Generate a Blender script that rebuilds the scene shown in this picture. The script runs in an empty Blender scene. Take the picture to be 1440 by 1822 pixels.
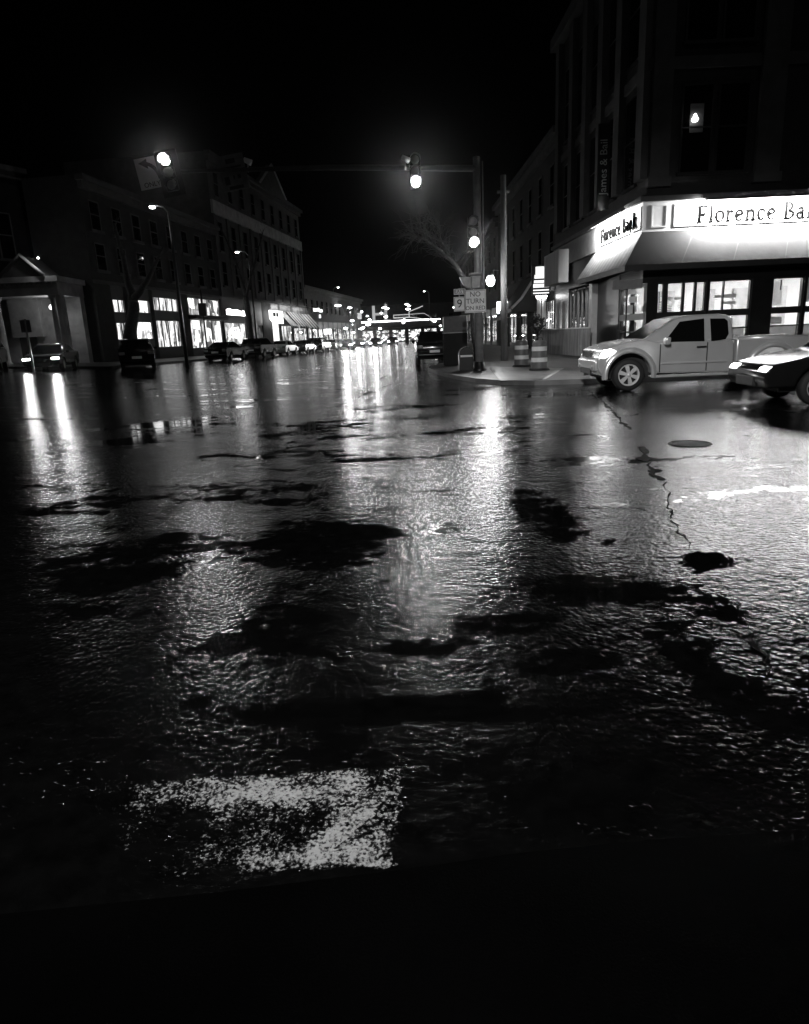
import bpy, bmesh, math, random
from mathutils import Vector, Matrix, noise as mnoise
random.seed(7)
S = bpy.context.scene
COL = S.collection
PI = math.pi

# ------------------------------------------------------------------ camera geometry (used to find where things stand)
FPX = 1200.0; PITCH = math.atan(314/FPX); ROLL = math.atan(.045); CAMH = 1.55
c_, s_ = math.cos(ROLL), math.sin(ROLL); cp, sp = math.cos(PITCH), math.sin(PITCH)
CR = Vector((c_, -s_*sp, -s_*cp)); CU = Vector((s_, c_*sp, c_*cp)); CF = Vector((0, cp, -sp))
def ray(x, y): return CF + CR*((x-720)/FPX) + CU*((911-y)/FPX)
def G(x, y, z=0.0):
    d = ray(x, y); t = (z-CAMH)/d.z
    return Vector((d.x*t, d.y*t, z))
def P(x, y, Y):
    d = ray(x, y); t = Y/d.y
    return Vector((d.x*t, Y, CAMH+d.z*t))

cam = bpy.data.cameras.new('camera'); camo = bpy.data.objects.new('camera', cam); COL.objects.link(camo)
cam.sensor_fit = 'VERTICAL'; cam.sensor_height = 24.0; cam.lens = 24.0*FPX/1822
cam.clip_start = .05; cam.clip_end = 2000
M3 = Matrix((CR, CU, -CF)).transposed()
camo.matrix_world = Matrix.Translation((0, 0, CAMH)) @ M3.to_4x4()
S.camera = camo
S.view_settings.view_transform = 'Standard'; S.view_settings.look = 'None'; S.view_settings.gamma = 1; S.view_settings.exposure = .6
S.cycles.max_bounces = 8; S.cycles.diffuse_bounces = 2; S.cycles.glossy_bounces = 4; S.cycles.transparent_max_bounces = 16
S.cycles.volume_bounces = 0
S.cycles.sample_clamp_indirect = 12.0
S.cycles.use_denoising = True; S.cycles.denoiser = 'OPENIMAGEDENOISE'; S.cycles.denoising_input_passes = 'RGB_ALBEDO_NORMAL'; S.cycles.denoising_prefilter = 'ACCURATE'
S.cycles.sample_clamp_direct = 25.0

# ------------------------------------------------------------------ world: black night sky
W = bpy.data.worlds.new('World'); S.world = W; W.use_nodes = True
nt = W.node_tree; bg = nt.nodes['Background']
sky = nt.nodes.new('ShaderNodeTexSky'); sky.sky_type = 'NISHITA'; sky.sun_disc = False
sky.sun_elevation = math.radians(-8); sky.sun_rotation = math.radians(200)
bw = nt.nodes.new('ShaderNodeRGBToBW'); nt.links.new(sky.outputs[0], bw.inputs[0]); nt.links.new(bw.outputs[0], bg.inputs[0])
bg.inputs[1].default_value = .05
faint_fill_sun = bpy.data.lights.new('faint_fill_sun', 'SUN'); faint_fill_sun.energy = .018; faint_fill_sun.angle = math.radians(.5)
mo = bpy.data.objects.new('faint_fill_sun', faint_fill_sun); COL.objects.link(mo); mo.rotation_euler = (math.radians(48), 0, math.radians(20))  # added faint fill from behind, so the building tops show

# ------------------------------------------------------------------ materials (all grey: the photograph is black and white)
def newmat(n):
    m = bpy.data.materials.new(n); m.use_nodes = True
    return m, m.node_tree, m.node_tree.nodes['Principled BSDF']
def pm(n, v, rough=.6, metal=0., var=.25, scale=3., bump=0., bscale=20., spec=.5, streak=False):
    m, t, b = newmat(n)
    tc = t.nodes.new('ShaderNodeTexCoord'); src = tc.outputs['Object']
    if streak:
        mp = t.nodes.new('ShaderNodeMapping'); mp.inputs['Scale'].default_value = (1, 1, .12)
        t.links.new(src, mp.inputs[0]); src = mp.outputs[0]
    nz = t.nodes.new('ShaderNodeTexNoise'); nz.inputs['Scale'].default_value = scale; nz.inputs['Detail'].default_value = 6
    t.links.new(src, nz.inputs['Vector'])
    mr = t.nodes.new('ShaderNodeMapRange'); mr.inputs[1].default_value = .3; mr.inputs[2].default_value = .7
    mr.inputs[3].default_value = v*(1-var); mr.inputs[4].default_value = v*(1+var)
    t.links.new(nz.outputs[0], mr.inputs[0])
    cc = t.nodes.new('ShaderNodeCombineColor')
    for i in range(3): t.links.new(mr.outputs[0], cc.inputs[i])
    t.links.new(cc.outputs[0], b.inputs['Base Color'])
    b.inputs['Roughness'].default_value = rough; b.inputs['Metallic'].default_value = metal
    b.inputs['Specular IOR Level'].default_value = spec
    if bump:
        n2 = t.nodes.new('ShaderNodeTexNoise'); n2.inputs['Scale'].default_value = bscale; n2.inputs['Detail'].default_value = 4
        t.links.new(tc.outputs['Object'], n2.inputs['Vector'])
        bp = t.nodes.new('ShaderNodeBump'); bp.inputs['Strength'].default_value = bump; bp.inputs['Distance'].default_value = .02
        t.links.new(n2.outputs[0], bp.inputs['Height']); t.links.new(bp.outputs[0], b.inputs['Normal'])
    return m
def em(n, s):
    m, t, b = newmat(n)
    b.inputs['Base Color'].default_value = (.02, .02, .02, 1); b.inputs['Emission Color'].default_value = (1, 1, 1, 1)
    b.inputs['Emission Strength'].default_value = s
    return m
def glow(n, lo, hi, sx=1.4, sz=1.4, contrast=(.35, .65), seed=0.):
    """goods and shelves behind a lit shop window: blocks of different brightness"""
    m, t, b = newmat(n)
    tc = t.nodes.new('ShaderNodeTexCoord'); mp = t.nodes.new('ShaderNodeMapping')
    mp.inputs['Scale'].default_value = (sx, sx, sz); mp.inputs['Location'].default_value = (seed, seed*.7, seed*1.3)
    t.links.new(tc.outputs['Object'], mp.inputs[0])
    vo = t.nodes.new('ShaderNodeTexVoronoi'); vo.distance = 'CHEBYCHEV'; vo.inputs['Scale'].default_value = 1.6
    nz = t.nodes.new('ShaderNodeTexNoise'); nz.inputs['Scale'].default_value = 3.; nz.inputs['Detail'].default_value = 5
    t.links.new(mp.outputs[0], vo.inputs['Vector']); t.links.new(mp.outputs[0], nz.inputs['Vector'])
    sepc = t.nodes.new('ShaderNodeSeparateColor'); t.links.new(vo.outputs['Color'], sepc.inputs[0])
    mx = t.nodes.new('ShaderNodeMath'); mx.operation = 'ADD'; t.links.new(sepc.outputs[0], mx.inputs[0]); t.links.new(nz.outputs[0], mx.inputs[1])
    mr = t.nodes.new('ShaderNodeMapRange'); mr.inputs[1].default_value = contrast[0]*2; mr.inputs[2].default_value = contrast[1]*2
    mr.inputs[3].default_value = lo; mr.inputs[4].default_value = hi
    t.links.new(mx.outputs[0], mr.inputs[0])
    b.inputs['Base Color'].default_value = (.1, .1, .1, 1)
    b.inputs['Emission Color'].default_value = (1, 1, 1, 1); t.links.new(mr.outputs[0], b.inputs['Emission Strength'])
    return m
def glass(n, ior=1.45):
    m, t, b = newmat(n)
    t.nodes.remove(b); out = t.nodes['Material Output']
    tr = t.nodes.new('ShaderNodeBsdfTransparent'); tr.inputs[0].default_value = (.93, .93, .93, 1)
    gl = t.nodes.new('ShaderNodeBsdfGlossy'); gl.inputs['Roughness'].default_value = .02
    lw = t.nodes.new('ShaderNodeLayerWeight'); pw = t.nodes.new('ShaderNodeMath'); pw.operation = 'POWER'; pw.inputs[1].default_value = 5
    fr = t.nodes.new('ShaderNodeMath'); fr.operation = 'MULTIPLY_ADD'; fr.inputs[1].default_value = .9; fr.inputs[2].default_value = .04
    t.links.new(lw.outputs['Facing'], pw.inputs[0]); t.links.new(pw.outputs[0], fr.inputs[0])
    mx = t.nodes.new('ShaderNodeMixShader')
    t.links.new(fr.outputs[0], mx.inputs[0]); t.links.new(tr.outputs[0], mx.inputs[1]); t.links.new(gl.outputs[0], mx.inputs[2]); t.links.new(mx.outputs[0], out.inputs[0])
    return m

M = dict(
    brick=pm('brick', .07, .85, bump=.4, bscale=14, scale=2),
    brick_dark=pm('dark_brick', .025, .85, bump=.4, bscale=14, scale=2),
    stone=pm('pale_stone', .38, .8, bump=.3, bscale=9, scale=1.5),
    stone_mid=pm('weathered_stone', .07, .8, bump=.3, bscale=9, scale=1.5),
    trim=pm('painted_trim', .72, .5, var=.08, scale=4),
    trim_grey=pm('grey_trim', .14, .6, var=.15, scale=4),
    dark=pm('dark_paint', .012, .35, var=.3),
    darkmatt=pm('dark_matt', .012, .8, var=.3),
    black=pm('black_rubber', .01, .75),
    frame=pm('window_frame', .02, .4),
    darkpane=pm('dark_glass', .004, .06, var=0),
    canvas=pm('awning_canvas', .0125, .75, var=.3, scale=1.2, bump=.5, bscale=2.0, streak=True),
    canvas_dark=pm('dark_awning_canvas', .02, .6, var=.25, scale=2),
    canvas_pale=pm('pale_canvas', .5, .75, var=.15, scale=2, streak=True),
    silver=pm('silver_paint', .72, .24, metal=.6, var=.05, spec=.6),
    carblack=pm('black_car_paint', .008, .12, var=.1, spec=.7),
    cargrey=pm('grey_car_paint', .1, .2, metal=.3, var=.05, spec=.6),
    carpale=pm('pale_car_paint', .45, .25, var=.05, spec=.6),
    chrome=pm('chrome', .7, .15, metal=1., var=.03),
    steel=pm('galvanised_steel', .32, .45, metal=.4, var=.2, scale=5),
    wood=pm('plywood', .3, .7, var=.45, scale=6, streak=True, bump=.2, bscale=8),
    polewood=pm('pole_timber', .15, .8, var=.35, scale=6, streak=True, bump=.5, bscale=12),
    bark=pm('bark', .045, .9, var=.4, scale=8, bump=.6, bscale=25),
    orange=pm('barrel_plastic', .12, .5, var=.15),
    reflect=pm('reflective_band', .75, .4, var=.1),
    signwhite=pm('sign_face', .85, .45, var=.06),
    signink=pm('sign_ink', .012, .5, var=.1),
    signdim=pm('dim_sign_face', .14, .6, var=.3, scale=4),
    concrete=pm('concrete', .07, .55, var=.3, scale=.9, bump=.25, bscale=30),
    kerb=pm('kerb_stone', .1, .5, var=.35, scale=2, bump=.3, bscale=20),
    inner_wall=pm('room_wall', .55, .8, var=.06),
    inner_dark=pm('room_dark', .08, .6, var=.3),
    inner_mid=pm('room_mid', .3, .6, var=.2),
    iron=pm('cast_iron', .008, .55, var=.5, bump=.9, bscale=45, spec=.25),
    crack=pm('crack_filler', .004, .9, var=.3, spec=.1),
    glass=glass('clear_glass'), carglass=pm('tinted_glass', .004, .2, var=0, spec=.04), alloy=pm('alloy_wheel', .55, .4, metal=.2, var=.05),
    lamp=em('signal_lens', 40.), lamp_arrow=em('arrow_signal_lens', 20.), lamp_soft=em('lantern_globe', 20.), lamp_far=em('street_lamp_lens', 14.),
    headlamp=em('headlamp', 60.), headlamp_far=em('far_headlamp', 1200.), headlamp_near=em('near_headlamp', 5.), headlamp_dim=em('headlamp_dim', 5.), tail=em('tail_lamp', 1.2),
    shelf=em('lit_strip', 1.6), stripe=em('lit_stripes', .9), panel=em('ceiling_panel', 75.), neon=em('lit_sign', 6), signbox=em('lit_sign_box', 5), lensdim=pm('unlit_lens', .25, .25),
    shop=glow('shop_interior', .08, 1.3), shop2=glow('shop_display', .12, 1.7, 1.0, .7, seed=3.), shop3=glow('shop_shelves', .02, 1.3, 2.4, .5, seed=9.),
    shop_dim=glow('dim_interior', .01, .22, 2, 2, (.45, .75), seed=5.), shop_white=em('shop_white', 1.7),
    far_glow=glow('far_interior', .0, 1.6, 1.2, 1.5, (.45, .6), seed=2.),
)

# ------------------------------------------------------------------ mesh helpers
class MB:
    def __init__(s): s.v = []; s.f = []; s.sm = []
    def quad(s, *p):
        n = len(s.v); s.v += [tuple(q) for q in p]; s.f.append(tuple(range(n, n+len(p)))); s.sm.append(False); return s
    def box(s, x0, y0, z0, x1, y1, z1, R=None):
        n = len(s.v); pts = [(x, y, z) for z in (z0, z1) for y in (y0, y1) for x in (x0, x1)]
        if R is not None: pts = [tuple(R @ Vector(p)) for p in pts]
        s.v += pts
        for f in ((0, 2, 3, 1), (4, 5, 7, 6), (0, 1, 5, 4), (2, 6, 7, 3), (0, 4, 6, 2), (1, 3, 7, 5)):
            s.f.append(tuple(n+i for i in f)); s.sm.append(False)
        return s
    def tube(s, pts, r, seg=10, cap=True):
        pts = [Vector(p) for p in pts]; rs = r if isinstance(r, (list, tuple)) else [r]*len(pts)
        rings = []; prev = None
        for i, p in enumerate(pts):
            d = (pts[min(i+1, len(pts)-1)]-pts[max(i-1, 0)]).normalized()
            if prev is None:
                a = d.cross(Vector((0, 0, 1)))
                if a.length < .05: a = d.cross(Vector((1, 0, 0)))
            else: a = prev - d*prev.dot(d)
            a.normalize(); prev = a; b = d.cross(a)
            n = len(s.v); rings.append(n)
            for k in range(seg):
                t = 2*PI*k/seg; s.v.append(tuple(p + (a*math.cos(t)+b*math.sin(t))*rs[i]))
        for i in range(len(rings)-1):
            for k in range(seg):
                k2 = (k+1) % seg
                s.f.append((rings[i]+k, rings[i]+k2, rings[i+1]+k2, rings[i+1]+k)); s.sm.append(True)
        if cap:
            s.f.append(tuple(rings[0]+k for k in reversed(range(seg)))); s.sm.append(False)
            s.f.append(tuple(rings[-1]+k for k in range(seg))); s.sm.append(False)
        return s
    def lathe(s, prof, c=(0, 0, 0), axis='z', seg=20, a0=0., a1=2*PI):
        """prof = [(radius, height along axis)]"""
        full = abs(a1-a0-2*PI) < 1e-6; nn = seg if full else seg+1; n0 = len(s.v)
        for (r, h) in prof:
            for k in range(nn):
                t = a0+(a1-a0)*k/seg; u, w = r*math.cos(t), r*math.sin(t)
                p = (u, w, h) if axis == 'z' else ((u, h, w) if axis == 'y' else (h, u, w))
                s.v.append((p[0]+c[0], p[1]+c[1], p[2]+c[2]))
        for i in range(len(prof)-1):
            for k in range(nn if full else nn-1):
                k2 = (k+1) % nn
                s.f.append((n0+i*nn+k, n0+i*nn+k2, n0+(i+1)*nn+k2, n0+(i+1)*nn+k)); s.sm.append(True)
        return s
    def prism(s, poly, hw, off=0.):
        """poly of (x, z) drawn from the side, hw(z) the half width there"""
        n = len(s.v); k = len(poly)
        f = hw if callable(hw) else (lambda z: hw)
        for sgn in (-1, 1):
            for (x, z) in poly: s.v.append((x, sgn*(f(z)+off), z))
        s.f.append(tuple(range(n, n+k))); s.sm.append(False)
        s.f.append(tuple(reversed(range(n+k, n+2*k)))); s.sm.append(False)
        for i in range(k):
            j = (i+1) % k; s.f.append((n+j, n+i, n+k+i, n+k+j)); s.sm.append(False)
        return s
    def slab(s, poly, y0, y1):
        """poly of (x, z) given thickness between y0 and y1"""
        n = len(s.v); k = len(poly)
        for y in (y0, y1):
            for (x, z) in poly: s.v.append((x, y, z))
        s.f.append(tuple(range(n, n+k))); s.sm.append(False); s.f.append(tuple(reversed(range(n+k, n+2*k)))); s.sm.append(False)
        for i in range(k):
            j = (i+1) % k; s.f.append((n+j, n+i, n+k+i, n+k+j)); s.sm.append(False)
        return s
    def flat(s, poly, z0, z1):
        """poly of (x, y) between two heights"""
        n = len(s.v); k = len(poly)
        for z in (z0, z1):
            for p in poly: s.v.append((p[0], p[1], z))
        s.f.append(tuple(reversed(range(n, n+k)))); s.sm.append(False); s.f.append(tuple(range(n+k, n+2*k))); s.sm.append(False)
        for i in range(k):
            j = (i+1) % k; s.f.append((n+i, n+j, n+k+j, n+k+i)); s.sm.append(False)
        return s
    def add(s, mesh_v, mesh_f, X=None):
        n = len(s.v); s.v += [tuple(X @ Vector(p)) if X else tuple(p) for p in mesh_v]
        for f in mesh_f: s.f.append(tuple(n+i for i in f)); s.sm.append(False)
        return s
    def xf(s, X): s.v = [tuple(X @ Vector(p)) for p in s.v]; return s
    def build(s, name, mat, parent=None, bevel=0., seg=2, smooth=False, fix=True):
        me = bpy.data.meshes.new(name); me.from_pydata(s.v, [], s.f)
        for p, q in zip(me.polygons, s.sm): p.use_smooth = q or smooth
        if fix:
            bm = bmesh.new(); bm.from_mesh(me); bmesh.ops.recalc_face_normals(bm, faces=bm.faces); bm.to_mesh(me); bm.free()
        me.materials.append(mat)
        o = bpy.data.objects.new(name, me); COL.objects.link(o)
        if parent: o.parent = parent
        if bevel:
            md = o.modifiers.new('bevel', 'BEVEL'); md.width = bevel; md.segments = seg; md.limit_method = 'ANGLE'; md.angle_limit = math.radians(28)
            md.harden_normals = False
            for p in me.polygons: p.use_smooth = True
            me.set_sharp_from_angle(angle=math.radians(50))
        return o

def tag(o, label, cat, group=None, kind=None):
    if label: o['label'] = label
    if cat: o['category'] = cat
    if group: o['group'] = group
    if kind: o['kind'] = kind
    return o
def thing(name, label, cat, loc=(0, 0, 0), rz=0., group=None):
    o = bpy.data.objects.new(name, None); COL.objects.link(o); o.location = loc; o.rotation_euler = (0, 0, rz); o.empty_display_size = .2
    return tag(o, label, cat, group)
def struct(o): o['kind'] = 'structure'; return o
def kids(o): return [c for c in o.children]
def dup(o, loc=None, rz=None, label=None, parent=None):
    c = o.copy(); COL.objects.link(c)
    if parent: c.parent = parent
    if loc is not None: c.location = loc
    if rz is not None: c.rotation_euler = (0, 0, rz)
    if label: c['label'] = label
    for ch in kids(o): dup(ch, parent=c)
    return c
def text_data(txt, size, ext):
    cu = bpy.data.curves.new('lettering', 'FONT'); cu.body = txt; cu.size = size; cu.extrude = ext; cu.align_x = 'CENTER'; cu.align_y = 'CENTER'
    cu.resolution_u = 3
    o = bpy.data.objects.new('lettering', cu); COL.objects.link(o)
    me = bpy.data.meshes.new_from_object(o.evaluated_get(bpy.context.evaluated_depsgraph_get()))
    v = [tuple(q.co) for q in me.vertices]; f = [tuple(p.vertices) for p in me.polygons]
    bpy.data.objects.remove(o); bpy.data.curves.remove(cu); bpy.data.meshes.remove(me)
    return v, f
FACE = Matrix(((1, 0, 0, 0), (0, 0, -1, 0), (0, 1, 0, 0), (0, 0, 0, 1)))     # lettering upright, looking towards -y
def spot(name, loc, to, power, size, blend=.5, r=.05):
    l = bpy.data.lights.new(name, 'SPOT'); l.energy = power; l.spot_size = math.radians(size); l.spot_blend = blend; l.shadow_soft_size = r
    o = bpy.data.objects.new(name, l); COL.objects.link(o); o.location = loc
    o.rotation_euler = (Vector(to)-Vector(loc)).to_track_quat('-Z', 'Y').to_euler(); return o

# ------------------------------------------------------------------ ground
def gz(x, y):
    t = min(max(-x-6, 0), 16); return .05*t - .1*(1-math.exp(-t/2.))*(1 if t > 0 else 0)
# smooth standing water (mirrors the black sky) and rougher wet asphalt: centre and half axes, read from the photograph and set on the ground
PUD = []
for (px, py, rx, ry, w) in [(965, 920, 62, 52, 1), (1255, 1000, 50, 36, 1), (1120, 1062, 205, 26, 1), (1270, 1075, 45, 40, 1), (1225, 1165, 62, 70, 1), (1310, 1235, 95, 45, 1),
                      (900, 1108, 110, 26, .9), (575, 965, 150, 50, 1), (240, 1010, 210, 60, 1), (960, 1268, 420, 16, 1), (640, 1262, 260, 34, 1),
                      (560, 770, 120, 22, .8), (430, 880, 160, 24, .7), (150, 900, 120, 25, .8), (1010, 1180, 100, 30, .8), (760, 1150, 120, 22, .6), (1400, 1290, 90, 30, .8),
                      (480, 1130, 140, 60, .8), (840, 1540, 300, 24, 1), (300, 770, 110, 30, .8), (1100, 898, 60, 7, .7), (620, 822, 240, 6, .6), (1010, 780, 150, 7, .6),
                      (1000, 700, 120, 5, .8), (930, 742, 90, 5, .8), (700, 725, 150, 5, .7), (640, 700, 60, 6, .8), (1180, 880, 12, 30, .6)]:
    c = G(px, py); e = G(px+rx, py-.045*rx); u = G(px, py-ry); d = G(px, py+ry)
    PUD.append((c.x, (u.y+d.y)/2, abs(e.x-c.x), max((u.y-d.y)/2, .05), w))
ys = []; y = -14.
while y < 430:
    ys.append(y)
    y += .9 if y < .4 else max(.05, .026*y)
us = [(-1+2*i/259) for i in range(260)]
us = [math.copysign(abs(u)**1.25, u) for u in us]
gv = []; pv = []
for y in ys:
    hw = 1.15*(max(y, 0)+9)
    for u in us:
        x = u*hw; gv.append((x, y, gz(x, y)))
        p = 0.
        if 1.2 < y < 24:
            wob = mnoise.noise(Vector((x*1.7, y*1.7, 0)))*.35+mnoise.noise(Vector((x*5, y*5, 3)))*.18
            for (cx, cy, rx, ry, w) in PUD:
                dx = (x-cx)/rx; dy = (y-cy)/ry
                if abs(dx) < 1.6 and abs(dy) < 1.6:
                    q = 1-(dx*dx+dy*dy)**.5+wob
                    p = max(p, min(max(q*2.2+.15, 0), 1)*w)
        pv.append(p)
nu = len(us); gf = [(j*nu+i, j*nu+i+1, (j+1)*nu+i+1, (j+1)*nu+i) for j in range(len(ys)-1) for i in range(nu-1)]
me = bpy.data.meshes.new('road'); me.from_pydata(gv, [], gf)
at = me.attributes.new('standing_water', 'FLOAT', 'POINT'); at.data.foreach_set('value', pv)
for p in me.polygons: p.use_smooth = True
road = bpy.data.objects.new('road', me); COL.objects.link(road); struct(road)
BUMPD = .0027
def road_mat():
    m, t, b = newmat('wet_asphalt'); L = t.links.new; N = t.nodes.new
    geo = N('ShaderNodeNewGeometry'); pos = geo.outputs['Position']
    a = N('ShaderNodeAttribute'); a.attribute_name = 'standing_water'
    def nz(scale, det, sc=(1, 1, 1), rough=.55):
        mp = N('ShaderNodeMapping'); mp.inputs['Scale'].default_value = sc; L(pos, mp.inputs[0])
        n = N('ShaderNodeTexNoise'); n.inputs['Scale'].default_value = scale; n.inputs['Detail'].default_value = det; n.inputs['Roughness'].default_value = rough
        L(mp.outputs[0], n.inputs['Vector']); return n.outputs[0]
    def mr(x, a0, a1, b0, b1, smooth=True):
        q = N('ShaderNodeMapRange'); q.interpolation_type = 'SMOOTHSTEP' if smooth else 'LINEAR'
        for i, v in enumerate((a0, a1, b0, b1)): q.inputs[i+1].default_value = v
        L(x, q.inputs[0]); return q.outputs[0]
    def op(o, x, y):
        q = N('ShaderNodeMath'); q.operation = o
        for i, v in enumerate((x, y)):
            if isinstance(v, (int, float)): q.inputs[i].default_value = v
            else: L(v, q.inputs[i])
        return q.outputs[0]
    big = nz(.55, 5, (.55, 1.3, 1)); mid = nz(2.3, 6, (.7, 1.3, 1)); fine = nz(9, 5)
    wet = op('ADD', op('MULTIPLY', a.outputs['Fac'], .98), op('ADD', mr(big, .50, .66, 0, .8), op('MULTIPLY', op('SUBTRACT', mid, .5), 3.8)))
    wet = op('ADD', wet, op('MULTIPLY', op('SUBTRACT', fine, .5), 2.6))
    pud = mr(wet, .26, 1.05, 0, 1)
    r0 = mr(mid, .3, .7, .11, .17, False)
    rough = op('ADD', op('MULTIPLY', r0, op('SUBTRACT', 1, pud)), op('MULTIPLY', pud, .05))
    L(rough, b.inputs['Roughness'])
    col = mr(fine, .3, .7, .002, .006, False); cc = N('ShaderNodeCombineColor')
    for i in range(3): L(col, cc.inputs[i])
    L(cc.outputs[0], b.inputs['Base Color']); b.inputs['IOR'].default_value = 1.45
    def stones(scale):
        v = N('ShaderNodeTexVoronoi'); v.feature = 'F1'; v.inputs['Scale'].default_value = scale; v.inputs['Randomness'].default_value = 1
        L(pos, v.inputs['Vector']); return v.outputs['Distance']
    g1 = nz(30, 3, rough=.65)
    h = op('ADD', op('ADD', op('MULTIPLY', stones(30), -.9), g1), op('MULTIPLY', stones(11), -.8))
    h = op('ADD', h, op('MULTIPLY', nz(.9, 3, (.6, 1.4, 1)), 4.5))
    spark = op('MULTIPLY', op('MAXIMUM', op('SUBTRACT', nz(42, 1), .64), 0.), mr(mid, .42, .62, 0, 6.))
    h = op('ADD', h, spark)
    bp = N('ShaderNodeBump'); bp.inputs['Distance'].default_value = BUMPD
    L(op('ADD', op('MULTIPLY', op('SUBTRACT', 1, pud), .95), .03), bp.inputs['Strength']); L(h, bp.inputs['Height']); L(bp.outputs[0], b.inputs['Normal'])
    return m
me.materials.append(road_mat())

# left pavement follows the long row of shops; right pavement wraps round the corner
def fx(Y): return -16.4+.1296*(Y-72)
lp = MB(); YS = [40+4*i for i in range(31)]
for a, b in zip(YS[:-1], YS[1:]):
    za, zb = gz(fx(a)+4, a), gz(fx(b)+4, b)
    lp.quad((fx(a)-6, a, za+.55), (fx(a)+3.85, a, za+.13), (fx(b)+3.85, b, zb+.13), (fx(b)-6, b, zb+.55))
struct(lp.build('left_pavement', M['concrete'], fix=False))
lk = MB()
for a, b in zip(YS[:-1], YS[1:]):
    za, zb = gz(fx(a)+4, a), gz(fx(b)+4, b)
    lk.quad((fx(a)+3.85, a, za+.134), (fx(a)+4, a, za+.134), (fx(b)+4, b, zb+.134), (fx(b)+3.85, b, zb+.134))
    lk.quad((fx(a)+4, a, za+.134), (fx(a)+4, a, za-.1), (fx(b)+4, b, zb-.1), (fx(b)+4, b, zb+.134))
struct(lk.build('left_kerb', M['kerb'], fix=False))
edge = [(45, 19.0), (12, 19.1), (5.25, 19.35), (3.9, 19.65), (3.05, 20.4), (2.45, 21.8), (1.95, 24.), (1.55, 27.), (1.33, 30.), (1.55, 32.5), (2.3, 34.6), (3.05, 36.5), (3.1, 60), (3.1, 180)]
MB().flat(edge+[(45, 180)], -.1, .13).build('right_pavement', M['concrete'])
struct(bpy.data.objects['right_pavement'])
rk = MB()
for (a, b) in zip(edge[:-1], edge[1:]):
    d = Vector((b[0]-a[0], b[1]-a[1])); n = Vector((d.y, -d.x)).normalized()*-.0
    nn = Vector((-d.y, d.x)).normalized()
    o0, o1 = Vector(a)-nn*.02, Vector(b)-nn*.02; i0, i1 = Vector(a)+nn*.16, Vector(b)+nn*.16
    if (Vector((20, 60))-Vector(a)).dot(nn) < 0: nn = -nn; o0, o1 = Vector(a)-nn*.02, Vector(b)-nn*.02; i0, i1 = Vector(a)+nn*.16, Vector(b)+nn*.16
    rk.quad((o0.x, o0.y, .136), (i0.x, i0.y, .136), (i1.x, i1.y, .136), (o1.x, o1.y, .136)); rk.quad((o0.x, o0.y, -.05), (o0.x, o0.y, .136), (o1.x, o1.y, .136), (o1.x, o1.y, -.05))
struct(rk.build('right_kerb', M['kerb'], fix=False))
# lowered crossing panel with pale flares at the corner
r0, r1, r2, r3 = G(893, 677, .14), G(968, 675, .14), G(1002, 655, .14), G(872, 652, .14)
struct(MB().quad(r0, r1, r2, r3).build('crossing_ramp', pm('ramp_concrete', .09, .35, var=.35, scale=1.5), fix=False))
sm = MB()
for a, b in ((r0, r3), (r1, r2)):
    d = (b-a).normalized(); n = Vector((-d.y, d.x, 0))*.05
    sm.quad(a-n+Vector((0, 0, .004)), a+n+Vector((0, 0, .004)), b+n+Vector((0, 0, .004)), b-n+Vector((0, 0, .004)))
struct(sm.build('ramp_joint', M['stone'], fix=False))
# the kerb the photographer stands on and its slab
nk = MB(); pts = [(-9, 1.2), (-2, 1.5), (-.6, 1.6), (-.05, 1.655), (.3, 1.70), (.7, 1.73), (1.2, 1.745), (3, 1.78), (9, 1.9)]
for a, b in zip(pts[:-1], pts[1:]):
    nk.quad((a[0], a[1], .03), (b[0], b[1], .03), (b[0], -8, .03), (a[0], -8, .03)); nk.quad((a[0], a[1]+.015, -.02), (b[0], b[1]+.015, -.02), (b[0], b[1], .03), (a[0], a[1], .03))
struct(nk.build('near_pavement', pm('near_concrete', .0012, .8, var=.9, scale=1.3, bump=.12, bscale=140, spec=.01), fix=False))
# worn paint of the crossing in the foreground
def paint_mat():
    m, t, b = newmat('worn_road_paint'); L = t.links.new
    g = t.nodes.new('ShaderNodeNewGeometry')
    def nz(s, d):
        n = t.nodes.new('ShaderNodeTexNoise'); n.inputs['Scale'].default_value = s; n.inputs['Detail'].default_value = d; n.inputs['Roughness'].default_value = .65; L(g.outputs['Position'], n.inputs['Vector']); return n.outputs[0]
    a, c = nz(75, 3), nz(5.5, 4)
    at = t.nodes.new('ShaderNodeAttribute'); at.attribute_name = 'wear'
    ad = t.nodes.new('ShaderNodeMath'); ad.operation = 'ADD'; L(a, ad.inputs[0]); L(c, ad.inputs[1])
    ad2 = t.nodes.new('ShaderNodeMath'); ad2.operation = 'SUBTRACT'; L(ad.outputs[0], ad2.inputs[0]); L(at.outputs['Fac'], ad2.inputs[1])
    mr = t.nodes.new('ShaderNodeMapRange'); mr.interpolation_type = 'SMOOTHSTEP'
    for i, v in enumerate((.9, 1.15, .0, 1.)): mr.inputs[i+1].default_value = v
    L(ad2.outputs[0], mr.inputs[0])
    b.inputs['Base Color'].default_value = (.7, .7, .7, 1); b.inputs['Roughness'].default_value = .45
    bp = t.nodes.new('ShaderNodeBump'); bp.inputs['Strength'].default_value = .8; bp.inputs['Distance'].default_value = .006; L(a, bp.inputs['Height']); L(bp.outputs[0], b.inputs['Normal'])
    tr = t.nodes.new('ShaderNodeBsdfTransparent'); mx = t.nodes.new('ShaderNodeMixShader'); L(mr.outputs[0], mx.inputs[0]); L(tr.outputs[0], mx.inputs[1]); L(b.outputs[0], mx.inputs[2])
    L(mx.outputs[0], t.nodes['Material Output'].inputs[0]); return m
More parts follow.
